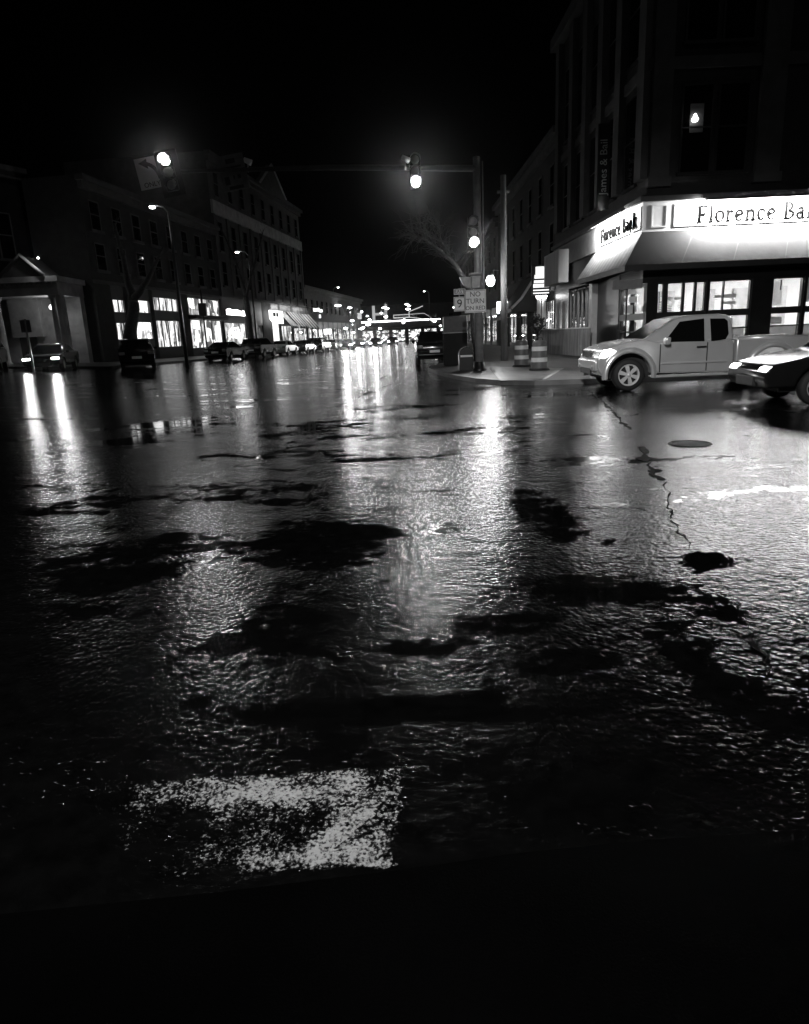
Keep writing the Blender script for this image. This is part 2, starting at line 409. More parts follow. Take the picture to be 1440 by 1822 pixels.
def painted(name, quad, wearf, n=24):
    v = []; wv = []
    for j in range(n+1):
        for i in range(n+1):
            u, w = i/n, j/n; a = quad[0].lerp(quad[1], u); b = quad[3].lerp(quad[2], u); q = a.lerp(b, w); v.append((q.x, q.y, gz(q.x, q.y)+.004)); wv.append(wearf(u, w))
    f = [(j*(n+1)+i, j*(n+1)+i+1, (j+1)*(n+1)+i+1, (j+1)*(n+1)+i) for j in range(n) for i in range(n)]
    me = bpy.data.meshes.new(name); me.from_pydata(v, [], f); at = me.attributes.new('wear', 'FLOAT', 'POINT'); at.data.foreach_set('value', wv)
    o = bpy.data.objects.new(name, me); COL.objects.link(o); me.materials.append(PAINT); return struct(o)
PAINT = paint_mat()
def wear(u, w):   # w 0 = far edge, 1 = near edge; u 0 left, 1 right
    k = .0
    k += .45*max(0, .40-u)*1.2                       # fades to the left
    hole = math.exp(-((w-.6)/.2)**2)*max(0, min(1, (.8-u)*5)); k += .16*hole
    e = min(u+.2, 1-u, w, 1-w); k += .35*max(0, .05-e)/.05
    return k
q = [G(140, 1392), G(738, 1362), G(712, 1548), G(260, 1572)]
painted('crossing_marking', q, wear)
q = [G(560, 1200), G(800, 1190), G(780, 1226), G(560, 1232)]
painted('faded_marking', q, lambda u, w: .36)
# lane line far up the street
for k in range(5):
    x0, y0 = -4.6, 30+k*9
    painted('lane_marking', [Vector((x0-.07, y0+3, 0)), Vector((x0+.07, y0+3, 0)), Vector((x0+.07, y0, 0)), Vector((x0-.07, y0, 0))], lambda u, w: .0, 4)
# cracks and seams in the asphalt
def ribbon(mb, pix, w0, w1):
    pts = []
    for (a, b) in zip(pix[:-1], pix[1:]):
        for k in range(8):
            t = k/8; pts.append(G(a[0]+(b[0]-a[0])*t, a[1]+(b[1]-a[1])*t))
    L, R = [], []
    for i, p in enumerate(pts[:-1]):
        d = (pts[i+1]-p).normalized(); n = Vector((-d.y, d.x, 0)); t = i/len(pts); w = (w0+(w1-w0)*t)*max(.1, .25+1.3*mnoise.noise(p*3.1)+.7*mnoise.noise(p*11))*1.3
        j = n*(mnoise.noise(p*5+Vector((9, 0, 0)))*.05+mnoise.noise(p*17)*.03)
        L.append(p+j+n*w); R.append(p+j-n*w)
    for i in range(len(L)-1):
        mb.quad(*[(q.x, q.y, gz(q.x, q.y)+.005) for q in (L[i], R[i], R[i+1], L[i+1])])
cr = MB()
ribbon(cr, [(1048, 695), (1062, 708), (1075, 716), (1088, 731), (1100, 740), (1106, 751), (1128, 768)], .035, .06)
ribbon(cr, [(1098, 738), (1120, 740), (1140, 735), (1152, 734)], .04, .015)
ribbon(cr, [(1145, 795), (1148, 806), (1146, 816), (1158, 830), (1160, 842), (1182, 858)], .09, .04)
ribbon(cr, [(1182, 858), (1190, 880), (1188, 905), (1200, 930), (1212, 948), (1236, 985)], .012, .016)
ribbon(cr, [(1290, 1050), (1310, 1075), (1318, 1100), (1345, 1140), (1362, 1175), (1400, 1225)], .012, .01)
ribbon(cr, [(600, 722), (630, 714), (650, 700), (680, 690), (700, 683), (740, 679)], .05, .02)
ribbon(cr, [(690, 668), (640, 690)], .03, .02)
ribbon(cr, [(1000, 906), (1060, 903), (1100, 905), (1165, 908)], .018, .012)
ribbon(cr, [(560, 912), (650, 914), (720, 911)], .02, .01)
ribbon(cr, [(900, 770), (1000, 775), (1100, 772)], .03, .02)
ribbon(cr, [(1300, 725), (1380, 728), (1440, 738)], .03, .03)
struct(cr.build('road_cracks', M['crack'], fix=False))

# manhole cover
mc = G(1228, 790); t = thing('manhole_cover', 'round iron manhole cover in the wet road in front of the silver pickup', 'manhole', mc)
MB().lathe([(.0, .012), (.205, .012), (.215, .006)], seg=28).build('lid', M['iron'], t)
MB().lathe([(.222, .004), (.222, .014), (.26, .014), (.275, .003)], seg=28).build('rim', M['iron'], t)

# ------------------------------------------------------------------ vehicles (x forward, z up, origin on the ground)
def arc(cx, cz, r, a0, a1, n=12): return [(cx+r*math.cos(math.radians(a0+(a1-a0)*k/n)), cz+r*math.sin(math.radians(a0+(a1-a0)*k/n))) for k in range(n+1)]
def wheel(root, x, side, y, r, w, spokes=6, rimr=.66, pale=True):
    c = (x, side*y, r); o = -side
    wh = MB()
    prof = [(r*rimr, -w/2), (r*.9, -w/2), (r*.985, -w*.36), (r, -w*.2), (r, w*.2), (r*.985, w*.36), (r*.9, w/2), (r*rimr, w/2)]
    ty = MB().lathe(prof, c, 'y', 28).build('tyre', M['black'], None)
    e = thing_part('wheel', root); ty.parent = e
    rm = MB(); yo = side*w*.42
    rm.lathe([(r*rimr*1.0, yo), (r*rimr*.93, yo+side*.012), (r*rimr*.86, yo-side*.01), (r*rimr*.84, yo-side*.09)], c, 'y', 28)
    for k in range(spokes):
        a = 2*PI*k/spokes+.3
        R = Matrix.Translation(c) @ Matrix.Rotation(-a, 4, 'Y')
        rr = r*rimr*.9
        h1, h2 = r*.075, r*.135
        v = [Vector((r*.08, yo+side*.006, -h1)), Vector((r*.08, yo+side*.006, h1)), Vector((rr, yo-side*.004, h2)), Vector((rr, yo-side*.004, -h2))]
        v2 = [q-Vector((0, side*.04, 0)) for q in v]
        n = len(rm.v); rm.v += [tuple(R @ q) for q in v+v2]
        for f in ((0, 1, 2, 3), (0, 4, 5, 1), (1, 5, 6, 2), (3, 2, 6, 7), (0, 3, 7, 4)): rm.f.append(tuple(n+i for i in f)); rm.sm.append(False)
    rm.lathe([(0, yo+side*.02), (r*.12, yo+side*.018), (r*.15, yo-side*.01)], c, 'y', 18)
    rm.build('rim', M['alloy'] if pale else M['steel'], e)
    hb = MB().lathe([(0, yo-side*.075), (r*rimr*.9, yo-side*.075)], c, 'y', 20); hb.build('brake_disc', M['darkmatt'], e)
    return e
def thing_part(name, root):
    o = bpy.data.objects.new(name, None); COL.objects.link(o); o.parent = root; o.empty_display_size = .1; return o
def glasspoly(mb, poly, hw, off, side):
    n = len(mb.v); mb.v += [(x, side*(hw(z)+off), z) for x, z in poly]; mb.f.append(tuple(range(n, n+len(poly)))); mb.sm.append(False)

def pickup(loc, rz):
    t = thing('pickup_truck', 'silver extended cab pickup truck stopped side-on below the white lit shop fascia', 'pickup truck', loc, rz)
    xf, xr, wr = 1.70, -1.70, .385
    low = [(2.36, .40), (2.44, .50), (2.47, .60), (2.47, .80), (2.42, .86), (2.38, .98), (2.28, 1.04), (1.9, 1.14), (1.36, 1.215), (1.0, 1.13), (-.74, 1.10), (-.80, .36)]
    low = [(xf+.55, .36)]+[(2.36, .38)]+low[1:-1]+[(-.80, .36)]
    body = low+list(reversed(arc(xf, .38, .53, 178, 2)))[::-1]
    hwl = lambda z: .925 if z > .5 else .90
    MB().prism(body, hwl).build('body', M['silver'], t, bevel=.045, seg=3)
    hw = lambda z: .915-.30*max(0, z-1.06)
    cab = [(1.36, 1.10), (1.36, 1.215), (.62, 1.66), (.30, 1.725), (-.45, 1.73), (-.66, 1.69), (-.74, 1.55), (-.76, 1.10)]
    MB().prism(cab, hw).build('cab', M['silver'], t, bevel=.05, seg=3)
    # load bed
    bed = [(-.83, .37), (-.83, 1.12), (-2.90, 1.12), (-2.92, .5), (-2.86, .42)]+arc(xr, .38, .53, 182, 358)[0:0]
    bed = [(xr+.53, .37), (-.83, .37), (-.83, 1.12), (-2.90, 1.12), (-2.92, .5), (-2.88, .42), (xr-.53, .42)]+arc(xr, .38, .53, 172, 2)
    b = MB()
    for y0, y1 in ((.86, .925), (-.925, -.86)): b.slab(bed, y0, y1)
    b.box(-2.92, -.88, .5, -2.86, .88, 1.12); b.box(-.87, -.88, .5, -.83, .88, 1.12); b.box(-2.88, -.88, .62, -.85, .88, .66)
    b.build('bed', M['silver'], t, bevel=.02)
    for s in (1, -1): MB().tube([(-.86, s*.895, 1.13), (-2.88, s*.895, 1.13)], .03, 8).build('bed_rail', M['silver'], t)
    for x in (xf, xr):
        for s in (1, -1):
            fl = MB(); N = 18
            sect = [(.52, .93), (.53, .985), (.57, .995), (.63, .965), (.66, .925)]
            n0 = len(fl.v)
            for k in range(N+1):
                a = math.radians(-8+196*k/N) 
                for (r, y) in sect: fl.v.append((x+r*math.cos(a), s*y, .38+r*math.sin(a)))
            m = len(sect)
            for k in range(N):
                for i in range(m-1): fl.f.append((n0+k*m+i, n0+k*m+i+1, n0+(k+1)*m+i+1, n0+(k+1)*m+i)); fl.sm.append(True)
            fl.build('wheel_arch', M['silver'], t)
            wheel(t, x, s, .80, wr, .25, 6, .68)
    MB().box(-2.8, -.72, .35, 2.3, .72, .62).box(xf-.53, -.70, .3, xf+.53, .70, 1.0).build('chassis', M['darkmatt'], t)
    # glass
    door = [(.93, 1.08), (.50, 1.58), (-.08, 1.63), (-.06, 1.08)]
    quart = [(-.22, 1.62), (-.56, 1.61), (-.63, 1.55), (-.64, 1.25), (-.56, 1.13), (-.22, 1.09)]
    for s in (1, -1):
        for nm, poly in (('door_window', door), ('rear_quarter_window', quart)):
            g = MB(); glasspoly(g, poly, hw, .004, s); g.build(nm, M['darkpane'], t)
        for xs in (.98, -.13):
            MB().slab([(xs-.012, .42), (xs+.012, .42), (xs+.012, 1.08), (xs-.012, 1.08)], s*.922, s*.929).build('door_seam', M['darkmatt'], t)
        MB().box(-.62, min(s*.92, s*.94), .60, .95, max(s*.92, s*.94), .645).build('side_moulding', M['silver'], t, bevel=.008)
        MB().box(-.10, min(s*.93, s*.965), .96, .13, max(s*.93, s*.965), 1.0).build('door_handle', M['dark'], t, bevel=.01)
        MB().box(-.85, min(s*.80, s*.93), .29, 1.12, max(s*.80, s*.93), .345).build('side_step', M['silver'], t, bevel=.015)
        MB().box(.80, min(s*.93, s*1.12), 1.06, .93, max(s*.93, s*1.12), 1.24).build('wing_mirror', M['silver'], t, bevel=.03)
        MB().slab([(2.44, .82), (2.34, 1.0), (2.16, 1.03), (2.02, .97), (2.08, .9), (2.28, .81)], s*.80, s*.935).build('headlight', M['headlamp_dim'], t, bevel=.02)
        MB().lathe([(0, 2.545), (.06, 2.54), (.065, 2.50)], (0, s*.66, .58), 'x', 14).build('fog_lamp', M['lensdim'], t)
        MB().box(-2.935, min(s*.72, s*.9), .72, -2.90, max(s*.72, s*.9), 1.08).build('tail_light', M['tail'], t, bevel=.01)
    MB().quad((1.365, .80, 1.222), (1.365, -.80, 1.222), (.635, -.70, 1.664), (.635, .70, 1.664)).build('windscreen', M['carglass'], t, fix=False)
    gr = MB().box(2.42, -.55, .82, 2.485, .55, .98)
    for k in range(4): gr.box(2.48, -.55, .83+.038*k, 2.50, .55, .845+.038*k)
    gr.build('grille', M['chrome'], t)
    MB().box(2.42, -.88, .50, 2.53, .88, .76).build('front_bumper', M['silver'], t, bevel=.04, seg=3)
    MB().box(2.50, -.5, .42, 2.54, .5, .56).build('air_intake', M['darkmatt'], t)
    MB().box(-3.06, -.86, .50, -2.93, .86, .66).build('rear_bumper', M['chrome'], t, bevel=.03)
    return t

SED = dict(L=2.32, wb=1.38, w=.91, wr=.33, belt=.92, low=[(2.28, .34), (2.34, .5), (2.30, .66), (2.16, .76), (1.6, .88), (.95, .98), (-1.7, 1.03), (-2.22, 1.0), (-2.34, .8), (-2.32, .45), (-2.2, .3)],
           cab=[(1.0, .93), (1.02, .97), (.25, 1.38), (-.1, 1.45), (-.8, 1.43), (-1.75, 1.04), (-1.75, .95)],
           win=[[(.72, .97), (.2, 1.32), (-.22, 1.38), (-.2, .99)], [(-.29, .99), (-.3, 1.38), (-.8, 1.35), (-1.28, 1.08), (-1.28, 1.02)]], taper=.40, hl=(2.02, .60, 2.27, .73), tl=.88)
SUV = dict(L=2.36, wb=1.40, w=.94, wr=.37, belt=1.08, low=[(2.28, .40), (2.36, .55), (2.34, .85), (2.2, 1.0), (1.7, 1.08), (1.05, 1.15), (-2.2, 1.14), (-2.34, 1.05), (-2.40, .7), (-2.34, .45), (-2.2, .38)],
           cab=[(1.05, 1.08), (1.08, 1.14), (.42, 1.62), (.1, 1.70), (-1.7, 1.70), (-2.02, 1.64), (-2.26, 1.16), (-2.26, 1.08)],
           win=[[(.8, 1.14), (.36, 1.55), (-.2, 1.60), (-.2, 1.14)], [(-.28, 1.14), (-.28, 1.60), (-1.1, 1.60), (-1.1, 1.14)], [(-1.18, 1.14), (-1.18, 1.6), (-1.7, 1.57), (-1.98, 1.2)]], taper=.30, hl=(2.02, .82, 2.3, .97), tl=.98)
def car(name, label, D, paint, loc, rz, lights='off', group=None, brake=False, beams=False):
    t = thing(name, label, 'car', loc, rz, group)
    w, wb, wr, belt = D['w'], D['wb'], D['wr'], D['belt']; ar = wr+.07
    low = D['low']; bz = low[0][1]
    body = [(wb+ar, bz)]+low+[(-wb-ar, low[-1][1])]+arc(-wb, wr, ar, 172, 8, 10)+arc(wb, wr, ar, 172, 8, 10)
    MB().prism(body, lambda z: w-.05*max(0, (.55-z)/.3)).build('body', M[paint], t, bevel=.11, seg=4)
    hw = lambda z: (w-.03)-D['taper']*max(0, z-belt)
    MB().prism(D['cab'], hw).build('cabin', M[paint], t, bevel=.05, seg=3)
    MB().box(-2.0, -w+.2, .26, 2.0, w-.2, .7).build('chassis', M['darkmatt'], t)
    c = D['cab']
    g = MB(); p, q = c[1], c[2]; n = Vector((q[1]-p[1], 0, p[0]-q[0])).normalized()*.006
    def on(a, b, k): return (a[0]+(b[0]-a[0])*k, a[1]+(b[1]-a[1])*k)
    a0, a1 = on(p, q, .06), on(p, q, .92)
    g.quad(*[(x+n.x, s*(hw(z)-.09), z+n.z) for (x, z), s in ((a0, 1), (a0, -1), (a1, -1), (a1, 1))]); g.build('windscreen', M['darkpane'], t, fix=False)
    p, q = c[-3], c[-2]; n = Vector((p[1]-q[1], 0, q[0]-p[0])).normalized()*-.006
    if n.x > 0: n = -n
    a0, a1 = on(p, q, .12), on(p, q, .85)
    MB().quad(*[(x+n.x, s*(hw(z)-.10), z+n.z) for (x, z), s in ((a0, 1), (a0, -1), (a1, -1), (a1, 1))]).build('rear_window', M['darkpane'], t, fix=False)
    x0, z0, x1, z1 = D['hl']
    for s in (1, -1):
        for poly in D['win']:
            gw = MB(); glasspoly(gw, poly, hw, .004, s); gw.build('side_window', M['darkpane'], t)
        e = MB().slab([(x1+.055, z0+.03), (x1, z1-.02), (x1-.14, z1+.015), (x0-.12, z1+.02), (x0+.02, z0+.05), (x1-.1, z0)], s*(w-.40), s*(w-.03))
        e.build('headlight', M[{'off': 'lensdim', 'on': 'headlamp', 'dim': 'headlamp_dim', 'far': 'headlamp_far', 'near': 'headlamp_near'}[lights]], t, bevel=.02)
        MB().box(-D['L']-.05, min(s*(w-.34), s*(w-.03)), D['tl']-.14, -D['L']+.12, max(s*(w-.34), s*(w-.03)), D['tl']+.02).build('tail_light', M['tail'] if brake else M['lensdim'], t, bevel=.03)
        MB().box(.62, min(s*w, s*(w+.17)), belt+.02, .78, max(s*w, s*(w+.17)), belt+.15).build('wing_mirror', M[paint], t, bevel=.04)
        for x in (wb, -wb): wheel(t, x, s, w-.12, wr, .21, 5, .66, False)
    MB().box(D['L']-.06, -.42, z0-.26, D['L']+.025, .42, z0-.06).build('grille', M['darkmatt'], t, bevel=.03)
    MB().box(-D['L']-.075, -.26, .62, -D['L']-.02, .26, .75).build('number_plate', M['signwhite'], t)
    MB().box(-D['L']-.06, -w+.1, .50, -D['L'], w-.1, .545).build('bumper_trim', M['chrome'], t)
    return t

pickup((7.3, 17.42, 0), PI-.03)
sed = car('parked_car', 'black sedan at the right edge with its headlights on, behind the silver pickup', SED, 'carblack', (8.95, 12.85, 0), PI-.10, 'near')
suv = car('parked_car', 'black SUV seen from behind with a pale number plate, left of the round-topped litter bin', SUV, 'carblack', (1.95, 38.5, 0), PI/2, 'off')
car('parked_car', 'dark car in the kerb lane directly ahead of the black SUV', SED, 'cargrey', (2.15, 47., 0), PI/2, 'off')
def gcar(x, y, *a, **k): return (x, y, gz(x, y)-.045)
car('parked_car', 'dark car facing the camera with two bright round headlights at the far left', SED, 'carblack', gcar(-19.1, 38.5), -PI/2+.22, 'on')
car('parked_car', 'pale fronted car cut off by the left edge of the photo', SUV, 'carpale', gcar(-22.1, 37.2), -PI/2+.42, 'off')
car('parked_car', 'dark hatchback between the leaning tree and the lit transom window, lights off', SUV, 'carblack', gcar(-15.3, 41), PI/2+.33, 'off')
rowg = 'cars parked along the left kerb'
row = [(55., SED, 'carblack', 'black sedan parked at the left kerb below the arched window sign'),
       (63., SUV, 'carblack', 'black tall car parked at the left kerb before the grey tree trunk'),
       (70.5, SED, 'carpale', 'pale sedan parked at the left kerb beside the white sign board'),
       (78., SED, 'cargrey', 'grey sedan parked at the left kerb below the first striped awning'),
       (85.5, SUV, 'carblack', 'dark tall car parked at the left kerb below the second striped awning'),
       (93., SED, 'carpale', 'pale car parked at the left kerb by the far corner of the gabled block'),
       (101., SED, 'cargrey', 'grey car parked farthest along the left kerb')]
pro = {}
for Y, D, pt, lab in row:
    loc = gcar(fx(Y)+5.1, Y)
    key = (id(D), pt)
    if key in pro: o = dup(pro[key], loc, None, lab)
    else: o = pro[key] = car('parked_car', lab, D, pt, loc, PI/2-.13, 'off', rowg)
    o['group'] = rowg
og = 'oncoming cars with headlights far up the street'
onc = car('oncoming_car', 'oncoming car with glaring headlights nearest the left kerb, far up the street', SED, 'carblack', gcar(-6.9, 96), -PI/2-.02, 'far', og)
for x, y, lab in ((-6.1, 112, 'second oncoming car behind the glaring one nearest the left kerb'), (-3.2, 106, 'oncoming car with headlights in the middle of the far street'),
                  (-3.4, 121, 'oncoming car half hidden behind the one in the middle of the far street'), (-.7, 124, 'oncoming car with headlights just left of the black SUV')):
    dup(onc, gcar(x, y), None, lab)

# ------------------------------------------------------------------ traffic lights, signs, poles
post = Vector((3.08, 26.0, .13)); PT = P(848, 282, 26).z-.13; AT = P(835, 300, 26).z-.13
tp = thing('signal_mast', 'tall steel signal pole on the corner with a long arm over the junction', 'signal pole', post)
MB().tube([(0, 0, .3), (0, 0, PT)], [.16, .125], 16).build('pole', M['steel'], tp)
MB().lathe([(.26, 0), (.27, .06), (.2, .12), (.19, .3), (.165, .34)], seg=16).build('base', M['dark'], tp)
armL = P(287, 306, 23.6)-post
MB().tube([(0, 0, AT), (armL.x*.5, armL.y*.5, (AT+armL.z)/2+.08), (armL.x, armL.y, armL.z)], [.11, .085, .05], 12).build('arm', pm('dull_steel', .05, .5), tp)
MB().tube([(.14, 0, 1.8), (.2, -.05, 1.9), (.2, -.05, PT-.1)], .022, 6).build('cable_conduit', M['steel'], tp)
MB().lathe([(.13, PT-.01), (.12, PT+.05), (0, PT+.08)], seg=14).build('cap', M['steel'], tp)

def signal(name, label, lens_at, lit, tilt=0., group='traffic lights of the junction', plate=False, r=.145, gap=.36):
    """lens_at is the centre of the lit lens; lit 0 = top, 2 = bottom"""
    t = thing(name, label, 'traffic light', lens_at, 0, group); t.rotation_euler = (0, tilt, 0)
    off = [(lit-k)*gap for k in range(3)]
    b = MB()
    for z in off: b.box(-.19, .02, z-.17, .19, .24, z+.17)
    b.build('housing', M['dark'], t, bevel=.03)
    if plate: MB().box(-.36, .15, min(off)-.32, .36, .17, max(off)+.32).build('backplate', M['darkmatt'], t, bevel=.02)
    for k, z in enumerate(off):
        prof = [(r, .0), (r*.8, -.03), (r*.45, -.05), (0, -.055)]
        MB().lathe(prof, (0, .02, z), 'y', 20).build('lens', M['lamp_arrow' if plate else 'lamp'] if k == lit else M['lensdim'], t)
        v = MB().lathe([(r+.02, .03), (r+.03, -.2)], (0, .0, z), 'y', 18, math.radians(-20), math.radians(200)); v.build('visor', M['dark'], t, fix=False)
    I = 42 if plate else (125 if lens_at[2] > 6 else 48)
    a = Vector(lens_at)+Vector((0, -.16, -.01)); spot('signal_beam', a, a+Vector((0, -10, -1.6)), I*4*PI, 150, .4, .12)
    return t
signal('traffic_light', 'traffic light at the left end of the arm, top lens lit, beside the arrow sign', P(294, 285, 23.5), 0, math.radians(-8), plate=True)
signal('traffic_light', 'traffic light hanging from the arm in the middle of the street, bottom lens glaring', P(740, 325, 25.0), 2)
signal('traffic_light', 'traffic light fixed to the corner pole, bottom lens a bright disc', P(843, 432, 25.7), 2)
# pedestrian signal on the pole and the small detector boxes on the arm
ps = thing('pedestrian_signal', 'unlit pedestrian signal box with a slanted hood below the bright disc on the corner pole', 'pedestrian signal', P(846, 501, 25.75))
MB().box(-.16, -.12, -.24, .18, .12, .20).build('housing', M['steel'], ps, bevel=.02)
MB().slab([(-.18, .16), (-.58, .17), (-.44, -.10), (-.32, -.20), (-.18, -.22)], -.13, .10).build('hood', M['steel'], ps, bevel=.01)
MB().box(-.22, -.14, .23, .24, .13, .30).build('cap', M['steel'], ps, bevel=.015)
for px, py, lab in ((722, 283, 'small pale detector camera above the arm left of the hanging traffic light'), (441, 287, 'small pale detector camera above the arm near the dim two-panel sign')):
    dc = thing('detector_camera', lab, 'camera', P(px, py, 24.6), .5)
    MB().tube([(-.13, 0, .05), (.12, 0, -.04)], [.07, .10], 10).build('housing', M['reflect'], dc)
    MB().tube([(0, .02, -.05), (0, .05, -.32)], .025, 6).build('bracket', M['steel'], dc)

# signs on the corner pole
def sign_panel(name, label, loc, w, h, lines, sizes, face='signwhite', tilt=0., rz=0., group=None):
    t = thing(name, label, 'sign', loc, rz, group); t.rotation_euler = (0, tilt, rz)
    MB().box(-w/2, 0, -h/2, w/2, .015, h/2).build('panel', M[face], t, bevel=.004)
    bz = MB(); e = .025; k = .012
    for (x0, z0, x1, z1) in ((-w/2+e, h/2-e-k, w/2-e, h/2-e), (-w/2+e, -h/2+e, w/2-e, -h/2+e+k), (-w/2+e, -h/2+e, -w/2+e+k, h/2-e), (w/2-e-k, -h/2+e, w/2-e, h/2-e)): bz.box(x0, -.004, z0, x1, .0, z1)
    bz.build('border', M['signink'], t)
    for i, (txt, (sz, zz)) in enumerate(zip(lines, sizes)):
        v, f = text_data(txt, sz, .003); b = MB(); b.add(v, f, Matrix.Translation((0, -.006, zz)) @ FACE); b.build('lettering', M['signink'], t)
    return t
sign_panel('turn_sign', 'white NO TURN ON RED sign on the corner pole', P(846, 536, 25.75), .78, .80, ['NO', 'TURN', 'ON RED'], [(.25, .24), (.25, 0), (.195, -.24)])
sign_panel('route_sign', 'small EAST plate above the route 9 sign on the corner pole', P(818, 519, 25.75), .42, .20, ['EAST'], [(.17, 0)], 'signwhite')
sign_panel('route_sign', 'white route 9 marker left of the NO TURN ON RED sign', P(818, 541, 25.75), .42, .50, ['9'], [(.42, 0)], 'signwhite')
sb = thing('sign_bracket', 'steel bar holding the route 9 signs to the corner pole', 'bracket', P(832, 530, 25.9)); MB().box(-.35, .0, -.02, .25, .03, .02).build('bar', M['steel'], sb); MB().box(-.32, -.02, -.35, -.27, 0, .35).build('upright', M['steel'], sb)
# left turn arrow sign by the left traffic light
ls = thing('arrow_sign', 'white square sign with a curved left arrow beside the left traffic light', 'sign', P(268, 307, 23.75)); ls.rotation_euler = (0, math.radians(-8), 0)
MB().box(-.43, 0, -.47, .40, .015, .46).build('panel', M['signwhite'], ls, bevel=.004)
A = MB(); pts = [(.27+(-.5)*(1-math.cos(a)), -.22+.52*math.sin(a)) for a in [math.radians(8*k) for k in range(10)]]
for i in range(len(pts)-1):
    (x0, z0), (x1, z1) = pts[i], pts[i+1]; d = Vector((x1-x0, z1-z0)).normalized(); n = Vector((-d.y, d.x))*.055
    A.slab([(x0-n.x, z0-n.y), (x0+n.x, z0+n.y), (x1+n.x*1.02, z1+n.y*1.02), (x1-n.x*1.02, z1-n.y*1.02)], -.006, 0)
x, z = pts[-1]; A.slab([(x+.04, z+.14), (x-.24, z+.04), (x+.04, z-.16)], -.006, 0); A.build('arrow', M['signink'], ls)
v, f = text_data('ONLY', .2, .003); MB().add(v, f, Matrix.Translation((-.03, -.006, -.35)) @ FACE).build('lettering', M['signink'], ls)
ds = thing('arm_sign', 'dim two-panel sign hanging from the arm right of the arrow sign, too dark to read', 'sign', P(415, 307, 24.2)); ds.rotation_euler = (0, math.radians(-8), 0)
MB().box(-.43, 0, .10, .43, .015, .54).build('upper_panel', M['signdim'], ds); MB().box(-.43, 0, -.54, .43, .015, .02).build('lower_panel', M['signdim'], ds)
mk = MB().box(-.17, -.005, .28, .14, 0, .42).box(-.30, -.005, .14, .30, 0, .19).box(-.32, -.005, -.34, -.16, 0, -.10).box(-.02, -.005, -.2, .02, 0, -.08).box(.12, -.005, -.2, .22, 0, -.08).box(-.22, -.005, -.5, .25, 0, -.40)
mk.build('faded_marks', M['signink'], ds)

# street lamps (cobra heads)
lg = 'street lamps along the main street'
def street_lamp(label, head, base_off, strength='lamp_far', hgt=None, mast=True):
    z0 = gz(head.x, head.y); t = thing('street_lamp', label, 'street lamp', (head.x+base_off[0], head.y+base_off[1], z0), 0, lg)
    H = head.z-z0; bx, by = -base_off[0], -base_off[1]
    MB().tube([(0, 0, 0), (0, 0, H-.3)], [.11, .07], 10).build('pole', M['dark'], t)
    MB().tube([(0, 0, H-.35), (bx*.3, by*.3, H-.02), (bx*.8, by*.8, H+.06)], .035, 8).build('arm', M['steel'], t)
    MB().lathe([(0, .16), (.10, .15), (.19, .06), (.2, 0), (.17, -.015)], (bx, by, H), 'z', 14).build('hood', M['steel'], t)
    MB().lathe([(.17, -.015), (.15, -.07), (.09, -.11), (0, -.12)], (bx, by, H), 'z', 14).build('lens', M[strength], t)
    return t
street_lamp('street lamp below the arrow sign at the left', P(271, 367, 40), (.75, .3))
street_lamp('street lamp in front of the dark brick block right of the first', P(422, 448, 62), (.9, .3))
street_lamp('far street lamp above the oncoming headlights', P(602, 511, 125), (-.9, .3))
street_lamp('far street lamp above the railway bridge left of the bare tree', P(755, 518, 135), (.9, .3))

# timber pole with a glowing lantern, bare tree and street furniture behind the corner pole
UT = P(890, 312, 34).z-.13
up = thing('utility_pole', 'pale timber utility pole behind the corner signal pole', 'utility pole', (5.25, 34., .13))
MB().tube([(0, 0, 0), (0, 0, 4.5), (0, 0, UT)], [.17, .155, .13], 12).build('pole', M['polewood'], up)
MB().box(-.28, -.05, UT-.75, .28, .05, UT-.65).build('crossarm', M['polewood'], up)
MB().tube([(-.2, .1, UT-.5), (.05, .05, UT-.2), (.1, -.05, UT)], .03, 6).build('cable', M['darkmatt'], up)
ln = P(873, 500, 33.3)
lt = thing('wall_lantern', 'glowing round lantern bracketed from the timber utility pole', 'lantern', ln)
MB().lathe([(0, -.24), (.12, -.2), (.19, -.06), (.2, .05), (.14, .19), (.08, .23)], seg=16).build('globe', M['lamp_soft'], lt)
MB().lathe([(.13, .22), (.15, .25), (.06, .33), (0, .34)], seg=14).build('cap', M['dark'], lt)
MB().tube([(.0, 0, .3), (.1, .1, .5), (.45, .55, .5)], .022, 6).build('bracket', M['dark'], lt)

